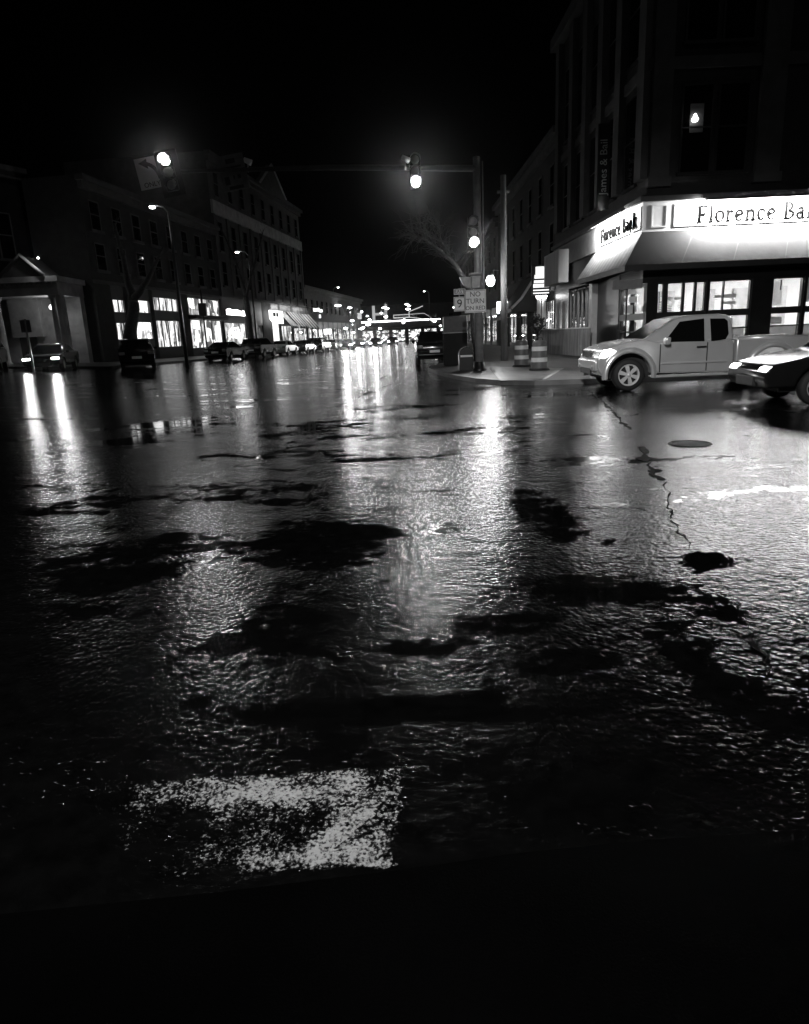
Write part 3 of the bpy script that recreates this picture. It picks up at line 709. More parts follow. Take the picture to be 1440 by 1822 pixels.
def tree(name, label, base, limbs, seed, group=None, twig=5, r0=.16):
    """bare winter tree: limbs are polylines, twigs branch from them"""
    t = thing(name, label, 'tree', base, 0, group); rnd = random.Random(seed)
    tk = MB(); cw = MB()
    for i, (pts, a, b) in enumerate(limbs):
        P_ = [Vector(p) for p in pts]; q = []
        for k in range(len(P_)-1):
            for m in range(4): q.append(P_[k].lerp(P_[k+1], m/4)+Vector((rnd.uniform(-1, 1), rnd.uniform(-1, 1), rnd.uniform(-1, 1)))*.06*(1 if (k or m) else 0))
        q.append(P_[-1]); n = len(q)
        tk.tube(q, [a+(b-a)*j/(n-1) for j in range(n)], 8)
        if i == 0 and len(limbs) > 1: continue
        for j in range(2, n):
            for _ in range(twig):
                d = (q[j]-q[j-1]).normalized(); L = rnd.uniform(.5, 1.5)*(1.2-.5*j/n)
                e = (d+Vector((rnd.uniform(-1, 1), rnd.uniform(-1, 1), rnd.uniform(-.5, .9)))*.9).normalized(); p0 = q[j]; line = [p0]; rr = [max(b*.9, .014)]
                for s in range(4):
                    e = (e+Vector((rnd.uniform(-1, 1), rnd.uniform(-1, 1), rnd.uniform(-.7, .7)))*.35).normalized(); p0 = p0+e*L/4; line.append(p0); rr.append(.012-.002*s)
                    if rnd.random() < .8:
                        e2 = (e+Vector((rnd.uniform(-1, 1), rnd.uniform(-1, 1), rnd.uniform(-1, .8)))).normalized()
                        cw.tube([p0, p0+e2*L*.22, p0+e2*L*.38+Vector((0, 0, rnd.uniform(-.1, .05)))], [.010, .007, .005], 4, False)
                cw.tube(line, rr, 4, False)
    tk.build('trunk', M['bark'], t, smooth=True); cw.build('crown', M['bark'], t); return t
tb = Vector((4.1, 35.2, .13))
def tl(px, py, Y): return P(px, py, Y)-tb
tree('bare_tree', 'bare tree leaning left behind the corner signs with lit twigs', tb,
     [([(0, 0, 0), tl(842, 545, 35.2), tl(835, 508, 35.2)], .2, .17), ([tl(835, 508, 35.2), tl(800, 460, 34.6), tl(768, 434, 34.2), tl(755, 412, 34)], .15, .03),
      ([tl(812, 476, 34.8), tl(790, 440, 34.9), tl(775, 400, 34.6)], .08, .02), ([tl(768, 434, 34.2), tl(748, 425, 33.8), tl(733, 418, 33.6)], .05, .015), ([tl(835, 508, 35.2), tl(846, 470, 35.6), tl(856, 430, 36.2)], .12, .03)], 3)
tb2 = Vector((-16.2, 43.5, gz(-16.2, 43.5)+.13))
def tl2(px, py, Y): return P(px, py, Y)-tb2
tree('bare_tree', 'dark leaning tree trunk between the two pairs of small lit windows at the left', tb2,
     [([(0, 0, 0), tl2(231, 600, 43.5), tl2(237, 560, 43.5), tl2(236, 535, 43.5)], .42, .32), ([tl2(236, 535, 43.5), tl2(225, 480, 43.5), tl2(205, 400, 43.5)], .28, .06), ([tl2(236, 535, 43.5), tl2(262, 500, 43), tl2(290, 440, 43)], .25, .05)], 5, twig=3)
tb3 = Vector((fx(66)+3.3, 66, gz(fx(66)+3.3, 66)+.2))
def tl3(px, py, Y): return P(px, py, Y)-tb3
tree('bare_tree', 'grey tree trunk before the white sign board on the left pavement', tb3,
     [([(0, 0, 0), (0.1, 0, 3.5), (.0, .1, 5.2)], .34, .26), ([(0, .1, 5.2), (-.6, .3, 8), (-1.6, .2, 11)], .2, .05), ([(0, .1, 5.2), (.9, 0, 7.5), (2.1, -.2, 10.5)], .18, .05)], 8, twig=3)

# litter bin, control cabinet
bn = thing('litter_bin', 'dark litter bin with an arched top left of the corner pole base', 'bin', (2.62, 26.6, .13))
MB().slab([(-.27, .0), (.27, .0), (.27, .62)]+[(.27*math.cos(math.radians(a)), .62+.0+.27*math.sin(math.radians(a))) for a in range(15, 180, 15)]+[(-.27, .62)], -.25, .25).build('body', M['dark'], bn, bevel=.02)
MB().box(-.22, -.262, .52, .24, -.25, .59).build('label_plate', M['reflect'], bn)
MB().tube([(.29*math.cos(math.radians(a)), -.25, .62+.29*math.sin(math.radians(a))) for a in range(0, 181, 15)], .012, 6).build('rim', M['chrome'], bn)
cb = thing('control_cabinet', 'grey control cabinet on the pavement behind the corner pole', 'cabinet', (2.72, 31.5, .13))
MB().box(-.62, -.3, .0, .45, .3, 1.45).build('body', M['darkmatt'], cb, bevel=.03)
MB().box(-.60, -.28, 1.46, .43, .28, 2.15).build('notice_board', M['trim_grey'], cb, bevel=.02)
MB().box(-.64, -.32, 1.42, .47, .32, 1.46).build('ledge', M['steel'], cb)

# traffic barrels
bg_ = 'striped traffic barrels on the corner pavement'
def barrel(loc, label):
    t = thing('traffic_barrel', label, 'traffic barrel', loc, 0, bg_)
    MB().lathe([(.36, 0), (.37, .03), (.34, .07), (.30, .08)], seg=20).build('rubber_base', M['black'], t)
    MB().lathe([(.285, .07), (.28, .30), (.275, .32), (.27, .52), (.262, .54), (.258, .74), (.25, .76), (.24, .96), (.22, 1.02), (.14, 1.04), (0, 1.04)], seg=24).build('drum', M['orange'], t)
    for z0, r in ((.30, .284), (.68, .268)): MB().lathe([(r+.003, z0), (r+.001, z0+.15)], seg=24).build('reflective_band', M['reflect'], t)
    MB().tube([(-.12, 0, 1.03), (-.10, 0, 1.13), (.10, 0, 1.13), (.12, 0, 1.03)], .018, 8).build('handle', M['dark'], t)
    return t
b0 = barrel((5.05, 24.6, .13), 'striped traffic barrel nearest the pickup')
dup(b0, (4.95, 27.6, .13), None, 'striped traffic barrel just left of the nearest one')

# plywood hoarding along the shop front
hd = thing('hoarding', 'plywood hoarding with a pale rail in front of the dark shop windows', 'hoarding', (0, 0, .13))
ha, hb_ = Vector((9.35, 33.6, 0)), Vector((8.7, 43.5, 0)); d = (hb_-ha); n = Vector((-d.y, d.x, 0)).normalized()*.02
N = 7
for k in range(N):
    a, b = ha+d*(k/N), ha+d*((k+.985)/N)
    MB().flat([(a-n)[:2], (b-n)[:2], (b+n)[:2], (a+n)[:2]], .02, 1.36).build('board', M['wood'], hd)
n2 = n*2.5
MB().flat([(ha-n2)[:2], (hb_-n2)[:2], (hb_+n2)[:2], (ha+n2)[:2]], 1.36, 1.42).build('rail', M['trim'], hd)
pl = thing('planter', 'dark rounded shrub in a tub beside the lit doorway past the hoarding', 'plant', (8.55, 42.2, .13))
rs = random.Random(2); sh = MB()
for k in range(420):
    a, b = rs.uniform(0, 2*PI), math.acos(rs.uniform(-1, 1)); r = rs.uniform(.25, .5)
    c = Vector((math.sin(b)*math.cos(a)*r, math.sin(b)*math.sin(a)*r, 1.7+math.cos(b)*r*1.25)); u = Vector((rs.uniform(-1, 1), rs.uniform(-1, 1), rs.uniform(-1, 1))).normalized()*.07; w_ = u.orthogonal()*.6
    sh.quad(c-u, c+w_, c+u, c-w_)
sh.build('foliage', pm('leaf', .05, .6), pl, fix=False); MB().lathe([(0, 0), (.3, 0), (.36, .5), (.3, .5), (.05, .5), (.05, 1.4)], seg=14).build('tub', M['darkmatt'], pl)
sg = thing('name_sign', 'pale street name plate on a thin post before the bank window', 'sign', P(1117, 506, 24.5))
MB().box(-.52, 0, -.15, .52, .02, .15).build('plate', M['trim_grey'], sg, bevel=.005)
MB().tube([(.0, .03, .14), (.0, .03, -2.95)], .03, 8).build('post', M['dark'], sg)
pp = thing('sign_post', 'thin pale post before the cars at the far left', 'post', (P(57, 640, 35).x, 35, gz(-19, 35)))
MB().tube([(0, 0, 0), (0, 0, 2.6)], .06, 8).build('pole', M['steel'], pp); MB().box(-.25, -.03, 1.95, .25, -.01, 2.55).build('plate', M['trim_grey'], pp)
dp = thing('lamp_post', 'dark slim post with a square box before the bright shop at the left', 'post', (fx(56)+3.2, 56, gz(fx(56)+3.2, 56)+.15))
MB().tube([(0, 0, 0), (0, 0, 5.2)], .07, 8).build('pole', M['dark'], dp); MB().box(-.3, -.2, 3.2, .3, .2, 4.2).build('box', M['dark'], dp, bevel=.03); MB().lathe([(.2, 0), (.2, .2), (.09, .4)], seg=10).build('base', M['dark'], dp)

# ------------------------------------------------------------------ corner bank building (right)
BX, BY, BZ = 10.1, 28.8, .13
bk = thing('corner_building', 'dark corner building with a brightly lit white fascia over a canvas awning', 'building', (BX, BY, BZ))
def lx(px, py=550): return P(px, py, BY).x-BX
DEP, LEN, TOP = 15.5, 15., 17.4
MB().box(0, 0, 6.2, LEN, DEP, TOP).build('upper_wall', M['brick_dark'], bk)
op = [(lx(1168), lx(1256)), (lx(1260), lx(1336)), (lx(1372), lx(1428)), (lx(1432), lx(1490)), (lx(1510), lx(1560))]
wl = MB(); xs = [lx(1150)]+[v for o in op for v in o]+[LEN]
for a, b in zip(xs[0::2], xs[1::2]): wl.box(a, 0, 0, b, .35, 3.05)
wl.box(0, .0, 3.05, LEN, .35, 6.2); wl.box(0, .35, 3.6, .35, DEP, 6.2)
wl.box(0, 3.0, 0, .35, 6.3, 3.6); wl.box(0, 12.2, 0, .35, DEP, 3.6); wl.box(LEN-.3, .35, 0, LEN, DEP, 6.2); wl.box(.35, DEP-.3, 0, LEN-.3, DEP, 6.2)
wl.build('ground_wall', M['dark'], bk)
mul = [[(1184, 4), (1216, 2), (1237, 2)], [(1287, 1)], [], [], []]
for i, (a, b) in enumerate(op):
    w = MB(); e = .06; y0, y1 = .06, .2
    w.box(a, y0, .42, a+e, y1, 3.05).box(b-e, y0, .42, b, y1, 3.05).box(a+e, y0, 3.05-e, b-e, y1, 3.05).box(a+e, y0, .42, b-e, y1, .50)
    w.box(a+e, y0-.01, 1.62, b-e, y1-.01, 1.88); w.box(a+e, y0+.01, 1.10, b-e, y1-.03, 1.16)
    for (px, k) in mul[i]:
        x = lx(px); w.box(x-.025*k, y0+.005, .5, x+.025*k, y1-.005, 3.05-e)
    f = w.build('window', M['frame'], bk)
    MB().box(a+e, .12, .5, b-e, .13, 3.05-e).build('pane', M['glass'], f)
    MB().box(a, .04, .0, b, .3, .42).build('sill', M['dark'], f)
CA, CB = Vector((.02, 2.98, 0)), Vector((lx(1150), .02, 0)); CL = (CB-CA).length
XC = Matrix.Translation(CA) @ Matrix.Rotation(math.atan2(CB.y-CA.y, CB.x-CA.x), 4, 'Z')
MB().box(0, -.0, 3.05, CL, .3, 3.6).xf(XC).build('entrance_lintel', M['dark'], bk)
w = MB(); w.box(0, 0, 0, .16, .2, 3.05).box(CL-.16, 0, 0, CL, .2, 3.05).box(.16, 0, 2.95, CL-.16, .2, 3.05).box(.16, 0, 0, CL-.16, .2, .45).box(.16, -.01, 1.62, CL-.16, .19, 1.88).box(.16, .01, 1.1, CL-.16, .18, 1.16).box(CL*.42, .005, .45, CL*.42+.1, .19, 2.95)
f = w.xf(XC).build('entrance_window', M['frame'], bk); MB().box(.16, .08, .45, CL-.16, .09, 2.95).xf(XC).build('pane', M['glass'], f)
for a, z0, z1, wv in ((.55, 1.95, 2.7, .5), (1.6, 1.95, 2.2, .5), (2.1, 2.3, 2.5, .5), (2.3, 1.95, 2.25, .35), (.5, 1.2, 1.55, .6), (1.9, 1.2, 1.55, .9), (1.2, .55, 1.0, 1.6)): MB().box(a-wv/2, .5, z0, a+wv/2, .52, z1).xf(XC).build('window_poster', M['trim'], bk)
# the room behind the glass
MB().box(.4, 4.6, 0, LEN-.4, 4.7, 3.55).build('interior_wall', M['inner_wall'], bk)
MB().box(.4, .36, -.02, LEN-.4, 4.6, .02).build('interior_floor', M['inner_mid'], bk)
MB().box(.4, .36, 3.5, LEN-.4, 4.6, 3.55).build('ceiling', M['inner_wall'], bk)
for k in range(9): MB().box(.9+1.5*k, 1.4+.5*(k % 2), 3.44, 1.9+1.5*k, 1.75+.5*(k % 2), 3.49).build('ceiling_light', M['panel'], bk)
rb = random.Random(4)
for px, wv, z0, z1, y in ((1136, .35, 1.9, 2.25, 1.2), (1146, .30, 2.35, 2.6, 1.4), (1146, .4, 2.7, 2.9, 1.5), (1175, .22, 2.3, 2.55, .9), (1175, .22, 1.95, 2.1, .9), (1205, .5, 2.35, 2.52, 1.2), (1228, .34, 2.38, 2.5, 1.3),
                          (1275, .5, 2.0, 3.0, 1.8), (1296, .3, 2.38, 2.5, 1.0), (1318, .55, 2.36, 2.52, 1.0), (1318, .55, 2.1, 2.22, 1.0), (1320, .5, 1.2, 1.5, 1.2), (1320, .45, .7, 1.0, 1.2), (1296, .3, 1.2, 1.5, 1.2), (1400, 1.3, 2.0, 3.0, 1.6), (1400, .8, 1.2, 1.5, 1.0)):
    x = lx(px)*1.0; MB().box(x-wv/2, y, z0, x+wv/2, y+.03, z1).build('hanging_board', M[rb.choice(['trim', 'trim', 'inner_wall'])], bk)
for k, (px, w0) in enumerate(((1196, .55), (1226, .35))):
    s2 = MB(); x = lx(px)
    for j in range(4):
        z = 1.95+.09*j
        s2.slab([(x-w0/2, z+.02*k), (x+w0/2, z+(.09 if k else -.09)+.02*k), (x+w0/2, z+(.09 if k else -.09)+.045), (x-w0/2, z+.045)], .72, .74)
    s2.build('striped_reflection', M['trim'], bk)  # pale slats modelled in place of striped reflections in the glass
for a, b, z in ((1.2, 3.2, 1.1), (4.0, 5.6, 1.15), (6.4, 9., 1.1)): MB().box(a, 2.6, .02, b, 3.3, z).build('counter', M['inner_dark'], bk, bevel=.02)
for x in (2.4, 4.3, 5.9, 7.7): MB().box(x, 4.4, .02, x+.7, 4.59, 2.9).build('door_leaf', M['inner_mid'], bk)
MB().box(lx(1433), .22, 2.05, lx(1450), .24, 2.98).build('hours_notice', M['trim'], bk)
x = lx(1391); MB().box(x-.03, .21, 2.55, x+.03, .22, 2.95).build('door_pull', M['dark'], bk)
# fascia with panels, lettering and the light bar above it
fa = MB().box(-.18, -.18, 4.97, LEN, 0, 6.08).box(-.18, 0, 4.97, 0, 6.2, 6.08)
fo = fa.build('fascia', M['trim'], bk)
pn = MB()
def rim(mb, a, b, z0, z1, y, w=.05, d=.03):
    mb.box(a, y-d, z0, b, y, z0+w); mb.box(a, y-d, z1-w, b, y, z1); mb.box(a, y-d, z0+w, a+w, y, z1-w); mb.box(b-w, y-d, z0+w, b, y, z1-w)
rim(pn, lx(1156, 385), lx(1184, 385), 5.12, 5.95, -.18); rim(pn, lx(1196, 385), LEN-.1, 5.12, 5.95, -.18)
pn.build('moulding', M['trim'], fo)
def ring(cx, cy, rx, ry, a0, a1, t1=.14, t2=.06, n=18):
    o = []; 
    for k in range(n+1):
        a = math.radians(a0+(a1-a0)*k/n); o.append(((cx+rx*math.cos(a), cy+ry*math.sin(a)), (cx+(rx-t1)*math.cos(a), cy+(ry-t2)*math.sin(a))))
    return o
GL = {'F': (.68, [(.08, 0, .22, 1), (0, 0, .32, .05), (0, .94, .62, 1), (.56, .78, .62, .94), (.22, .47, .48, .53), (.44, .38, .49, .47), (.44, .53, .49, .62)], []),
      'l': (.32, [(.08, 0, .20, 1.03), (0, 0, .28, .05), (0, .98, .08, 1.03)], []), 'o': (.64, [], [(.31, .34, .31, .36, 0, 360)]),
      'r': (.52, [(.08, 0, .20, .68), (0, 0, .3, .05), (0, .63, .08, .68), (.40, .52, .50, .64)], [(.34, .44, .18, .24, 50, 165, .08, .08)]),
      'e': (.60, [(.10, .36, .48, .42)], [(.28, .34, .28, .36, 8, 318)]), 'c': (.57, [(.42, .46, .52, .58)], [(.28, .34, .28, .36, 45, 315)]),
      'n': (.72, [(.08, 0, .20, .68), (0, 0, .28, .05), (0, .63, .08, .68), (.48, 0, .60, .42), (.41, 0, .68, .05)], [(.38, .42, .22, .27, 0, 165, .12, .08)]),
      'B': (.76, [(.08, 0, .22, 1), (0, 0, .34, .05), (0, .95, .34, 1)], [(.3, .74, .30, .26, -90, 90), (.32, .26, .38, .27, -90, 90)]),
      'a': (.62, [(.36, 0, .48, .48), (.48, 0, .57, .05)], [(.23, .2, .23, .22, 0, 360, .11, .05), (.26, .44, .22, .25, 0, 150, .11, .06)]),
      'k': (.68, [(.08, 0, .20, 1.03), (0, 0, .28, .05), (0, .98, .08, 1.03), (.42, 0, .68, .05), (.40, .63, .64, .68)], []), ' ': (.36, [], [])}
def serif(txt, h, gap=.075, y0=-.05, y1=0.):
    mb = MB(); x = 0
    for ch in txt:
        w, bars, rings = GL[ch]
        for (a, b, c, d) in bars: mb.box((x+a)*h, y0, b*h, (x+c)*h, y1, d*h)
        for r in rings:
            pts = ring(*r)
            for (o0, i0), (o1, i1) in zip(pts[:-1], pts[1:]): mb.slab([((x+p[0])*h, p[1]*h) for p in (o0, o1, i1, i0)], y0, y1)
        if ch == 'k':
            mb.slab([((x+p)*h, q*h) for p, q in ((.2, .26), (.2, .34), (.54, .65), (.6, .65))], y0, y1); mb.slab([((x+p)*h, q*h) for p, q in ((.28, .38), (.38, .44), (.64, .03), (.5, .03))], y0, y1)
        x += w+gap
    return mb, x*h
lt_m = pm('letter_grey', .002, .8, var=.1, spec=0.)
mb, wd = serif('Florence Bank', .60); mb.xf(Matrix.Translation((lx(1237, 395), -.185, 5.24))).build('lettering', lt_m, fo)
RL = Matrix.Rotation(-PI/2, 4, 'Z')                                  # left face: local x runs towards the viewer, outward -x
mb, wd = serif('Florence Bank', .56); mb.xf(Matrix.Translation((-.185, 3.2+wd/2-.3, 5.26)) @ RL).build('lettering', lt_m, fo)
pn = MB(); rim(pn, -5.7, -1.25, 5.12, 5.95, -.18); rim(pn, -.95, .0, 5.12, 5.95, -.18); pn.xf(RL).build('moulding', M['trim'], fo)
MB().box(-.34, -.34, 6.08, LEN, -.0, 6.26).box(-.34, 0, 6.08, 0, DEP, 6.26).build('ledge', M['stone_mid'], bk)
xb = lx(1244, 360)
MB().box(xb, -.60, 5.98, LEN, -.50, 6.05).build('light_bar', M['dark'], bk)
MB().box(-.60, 1.6, 5.98, -.50, 5.9, 6.05).build('light_bar', M['dark'], bk)
for x in (xb+.1, xb+2.1, xb+4.1, xb+6.1): MB().tube([(x, -.17, 6.0), (x, -.5, 6.03)], .02, 6).build('bar_bracket', M['trim'], bk)
def strip_light(name, a, b, aim, power):
    a, b = Vector(a), Vector(b); l = bpy.data.lights.new(name, 'AREA'); l.shape = 'RECTANGLE'; l.size = (b-a).length; l.size_y = .06; l.energy = power
    o = bpy.data.objects.new(name, l); COL.objects.link(o); o.location = (a+b)/2
    zx = (b-a).normalized(); zz = -Vector(aim).normalized(); zy = zz.cross(zx)
    o.rotation_euler = Matrix((zx, zy, zz)).transposed().to_euler(); return o
strip_light('fascia_light', (BX+xb, BY-.55, BZ+5.97), (BX+LEN-1, BY-.55, BZ+5.97), (0, .95, -.30), 9000)
strip_light('fascia_light', (BX-.55, BY+1.6, BZ+5.97), (BX-.55, BY+5.9, BZ+5.97), (.95, 0, -.30), 3000)
# awning round the corner
awr = MB(); top, bot, d = 4.95, 3.68, 1.1; N = 22
def awn_y(t): return t
n0 = []
for k in range(N+1):
    t = k/N; sag = .015*math.sin(k*1.9)
    n0.append(((0-.18)+(LEN+.18)*t, (-1.1)+(LEN+1.1)*t, sag))
for a, b in zip(n0[:-1], n0[1:]):
    awr.quad((a[0], -.19, top), (b[0], -.19, top), (b[1], -d, bot+b[2]*.3), (a[1], -d, bot+a[2]*.3))
aw = MB(); aw.v, aw.f, aw.sm = awr.v, awr.f, awr.sm
left = MB(); m0 = []
for k in range(15):
    t = k/14; m0.append((-.18+6.38*t, -1.1+7.3*t))
for k, (a, b) in enumerate(zip(m0[:-1], m0[1:])):
    r_ = .025
    left.quad((-.19, a[0], top), (-.19, (a[0]+b[0])/2, top), (-d-r_, (a[1]+b[1])/2, bot), (-d, a[1], bot)); left.quad((-.19, (a[0]+b[0])/2, top), (-.19, b[0], top), (-d, b[1], bot), (-d-r_, (a[1]+b[1])/2, bot))
ao = aw.build('awning', M['canvas'], bk, fix=False); M['canvas_ribbed'] = pm('ribbed_canvas', .05, .8, var=.15, scale=2)
for k in range(1, 8):
    sm_ = MB()
    xs_ = (LEN+.2)*k/8; x1 = -1.1+(LEN+1.1)*(xs_+.18)/(LEN+.18)
    sm_.quad((xs_-.02, -.195, top), (xs_+.02, -.195, top), (x1+.02, -d-.006, bot+.01), (x1-.02, -d-.006, bot+.01))
    sm_.build('canvas_seam', M['canvas_dark'], ao, fix=False)
left.build('side_awning', M['canvas_ribbed'], ao, fix=False)
va = MB().box(-d-.012, -d-.012, bot-.22, LEN, -d, bot-.004).box(-d-.012, -d, bot-.22, -d, 6.2, bot-.004)
va.build('valance', M['canvas_dark'], ao)
MB().quad((-.19, 6.2, top), (-d, 6.2, bot), (-d, 6.2, bot-.2), (-.0, 6.2, bot-.2), (-.0, 6.2, top)).build('awning_end', M['canvas_dark'], ao, fix=False)
# plain fascia of the neighbouring shop on the left face, canvas screen, pale column and dark windows
MB().box(-.14, 6.21, 4.97, 0, DEP, 6.08).build('plain_fascia', M['trim_grey'], bk)
MB().box(-.75, 11.7, 3.95, -.15, DEP, 5.75).build('canvas_screen', M['canvas_pale'], bk, bevel=.03)
MB().box(-.3, 6.35, 0, .05, 6.85, 3.55).build('pale_column', M['trim'], bk, bevel=.03)
for k in range(3):
    a = 7.0+1.75*k; w = MB(); b = a+1.6
    for (y0, z0, y1, z1) in ((a, .3, a+.07, 3.5), (b-.07, .3, b, 3.5), (a, .3, b, .38), (a, 3.42, b, 3.5), ((a+b)/2-.03, .38, (a+b)/2+.03, 3.42)): w.box(.06, y0, z0, .18, y1, z1)
    f = w.build('shop_window', M['trim_grey'], bk); MB().box(.11, a+.07, .38, .12, b-.07, 3.42).build('pane', M['glass'], f)
    for z in (1.55, 1.25, .95): MB().box(.5, a+.1, z, .54, b-.1, z+.04).build('shelf_light', M['shelf'] if z > 1.5 else M['shop_dim'], f)
MB().box(.9, 6.3, 0, 1.0, 12.2, 3.6).build('shop_back_wall', M['inner_dark'], bk)
# upper storeys: pilasters and dark windows
for x0, x1 in ((0.02, lx(1187, 300)), (lx(1340, 300), lx(1382, 300)), (11.5, 12.4)):
    MB().box(x0, -.22, 6.95, x1, 0, TOP-.6).build('pilaster', M['stone_mid'], bk); MB().box(x0-.08, -.30, 6.6, x1+.08, 0, 6.95).build('pilaster_base', M['stone_mid'], bk)
MB().box(-.5, -.5, TOP-.6, LEN, 0, TOP).box(-.5, 0, TOP-.6, 0, DEP, TOP).build('cornice', M['stone_mid'], bk)
MB().box(-.1, -.1, 10.7, LEN, 0, 11.1).box(-.1, 0, 10.7, 0, DEP, 11.1).build('string_course', M['stone_mid'], bk)
for x in (lx(1235, 300), lx(1298, 300), 9.2, 10.6):
    for z0, z1 in ((7.1, 10.2), (11.6, 15.2)):
        w = MB(); a, b = x-.62, x+.62
        w.box(a, -.06, z0, a+.07, 0, z1).box(b-.07, -.06, z0, b, 0, z1).box(a, -.06, z1-.07, b, 0, z1).box(a, -.05, (z0+z1)/2, b, 0, (z0+z1)/2+.06).box(a-.08, -.14, z0-.12, b+.08, 0, z0)
        f = w.build('upper_window', M['frame'], bk); MB().box(a+.07, -.03, z0, b-.07, -.012, z1-.07).build('pane', M['darkpane'], f)
x = lx(1235, 268); MB().lathe([(0, -.12), (.10, -.08), (.13, 0), (.07, .08), (.05, .16), (0, .2)], (x-.08, -.12, 8.95), 'z', 12).build('wall_lamp', em('lamp_small', 5.), bk)  # glowing shape standing in for a signal reflected in the pane
MB().box(x-.25, -.05, 8.5, x+.28, -.035, 9.5).build('pane_reflection', pm('grey_reflection', .06, .6), bk)  # pale board for the faint part of that pane reflection
for k, yc in enumerate((2.0, 4.7, 7.4, 10.1, 12.8)):
    for z0, z1 in ((7.0, 10.4), (11.6, 15.2)):
        w = MB(); a, b = yc-.75, yc+.75
        w.box(-.05, a, z0, 0, a+.07, z1).box(-.05, b-.07, z0, 0, b, z1).box(-.05, a, z1-.07, 0, b, z1).box(-.04, a, (z0+z1)/2, 0, b, (z0+z1)/2+.06).box(-.12, a-.08, z0-.12, 0, b+.08, z0)
        f = w.build('upper_window', M['frame'], bk); MB().box(-.03, a+.07, z0, -.012, b-.07, z1-.07).build('pane', M['darkpane'], f)
for yc in (.4, 3.35, 6.05, 8.75, 11.45, 14.6):
    MB().box(-.28, yc-.38, 6.95, 0, yc+.38, TOP-.6).build('pilaster', M['stone_mid'], bk)
# vertical blade sign on the side face
bl = thing('blade_sign', 'narrow dark vertical blade sign with dim upright lettering above the side fascia', 'sign', (BX-.32-.30, 32.6, 8.35))
MB().box(-.27, 0, -1.75, .27, .08, 1.75).build('panel', M['darkmatt'], bl, bevel=.01)
v, f = text_data('James & Bail', .46, .006); MB().add(v, f, FACE @ Matrix.Translation((.0, 0, .008)) @ Matrix.Rotation(PI/2, 4, 'Z')).build('lettering', pm('dim_letter', .45, .6), bl)
MB().box(.27, .02, 1.2, .62, .06, 1.26).box(.27, .02, -1.3, .62, .06, -1.24).build('bracket', M['dark'], bl)

# ------------------------------------------------------------------ generic shop block: local x along the front, y into the block
def front_xy(px, py=570):
    d = ray(px, py); k = -25.73/(d.x-.1296*d.y); return d.y*k
ANG = math.atan2(1, .1296)
def block(name, label, origin, rz, L, depth, H, wall, shoptop, bays, rows, cols, trim='stone_mid', cornice=True, fasc=None, rowpos=None, inset=.16):
    t = thing(name, label, 'building', origin, rz)
    MB().box(0, 0, shoptop, L, depth, H).build('upper_wall', M[wall], t)
    bays = sorted(bays, key=lambda b: b[0]); g = MB(); x = 0.
    for b in bays:
        if b[0] > x+.02: g.box(x, 0, -1.2, b[0], inset+.2, shoptop)
        x = b[1]
    g.box(x, 0, -1.2, L, inset+.2, shoptop); g.box(0, inset+.2, -1.2, L, depth, shoptop)
    g.build('ground_wall', M[wall], t)
    for (a, b, lights, mat, mull) in bays:
        f = MB(); zs = sorted(lights); z = -1.2
        for (z0, z1) in zs:
            f.box(a, .02, z, b, .10, z0); z = z1
        f.box(a, .02, z, b, .10, shoptop)
        for k in range(1, mull):
            x = a+(b-a)*k/mull; f.box(x-.05, .03, zs[0][0], x+.05, .09, zs[-1][1])
        f.box(a-.001, .01, zs[0][0], a+.09, .11, zs[-1][1]); f.box(b-.09, .01, zs[0][0], b+.001, .11, zs[-1][1])
        fo = f.build('shop_window', M['frame'], t)
        for (z0, z1) in zs:
            MB().box(a+.09, .05, z0, b-.09, .056, z1).build('pane', M['glass'], fo)
        MB().box(a+.002, inset, -1., b-.002, inset+.1, shoptop-.05).build('display', M[mat], fo)
    if fasc: MB().box(0, -.16, shoptop, L, 0, shoptop+fasc).build('shop_cornice', M[trim], t)
    if cornice:
        MB().box(-.3, -.55, H-.35, L+.5, 0, H).build('cornice', M[trim], t); MB().box(-.1, -.3, H-.8, L+.2, 0, H-.35).build('frieze', M[trim], t)
    for (z0, z1) in rows:
        for k in range(cols):
            xc = L*(k+.5)/cols; w = MB(); hw = min(.62, L/cols*.3); a, b = xc-hw, xc+hw
            w.box(a, -.06, z0, a+.09, 0, z1).box(b-.09, -.06, z0, b, 0, z1).box(a, -.06, z1-.09, b, 0, z1).box(a, -.05, (z0+z1)/2, b, 0, (z0+z1)/2+.07)
            f = w.build('upper_window', M[trim], t); MB().box(a+.09, -.03, z0, b-.09, -.012, z1-.09).build('pane', M['darkpane'], f)
            MB().box(a-.15, -.16, z0-.18, b+.15, 0, z0).build('sill', M[trim], f)
    return t
# left row, nearest block
Y0 = 46.7; Y1 = 66.4; z0 = .75; o = (fx(Y0), Y0, z0)
def sx(px, Yb=Y0): return (front_xy(px)-Yb)/math.sin(ANG)
bays = [(sx(205), sx(227), [(1.4, 2.5), (3.25, 4.05)], 'shop3', 2), (sx(240), sx(271), [(1.4, 2.6), (3.3, 4.15)], 'shop2', 1),
        (sx(277), sx(321), [(.75, 2.75), (3.55, 4.5)], 'shop3', 4), (sx(338), sx(394), [(.55, 2.9), (3.35, 4.75)], 'shop2', 3)]
A1 = block('brick_shop_block', 'dark brick block with glowing shop windows behind the leaning tree', o, ANG, sx(396), 3.8, 11.5, 'brick_dark', 5.0, bays, [(5.9, 7.6), (8.4, 10.2)], 8, fasc=.22)
MB().slab([(0, 0), (0, 0), (0, 0)], 0, 0) if False else None
wv = MB().box(sx(336), -.75, 2.95, sx(394), 0, 3.3).build('dark_canopy', M['canvas_dark'], A1)
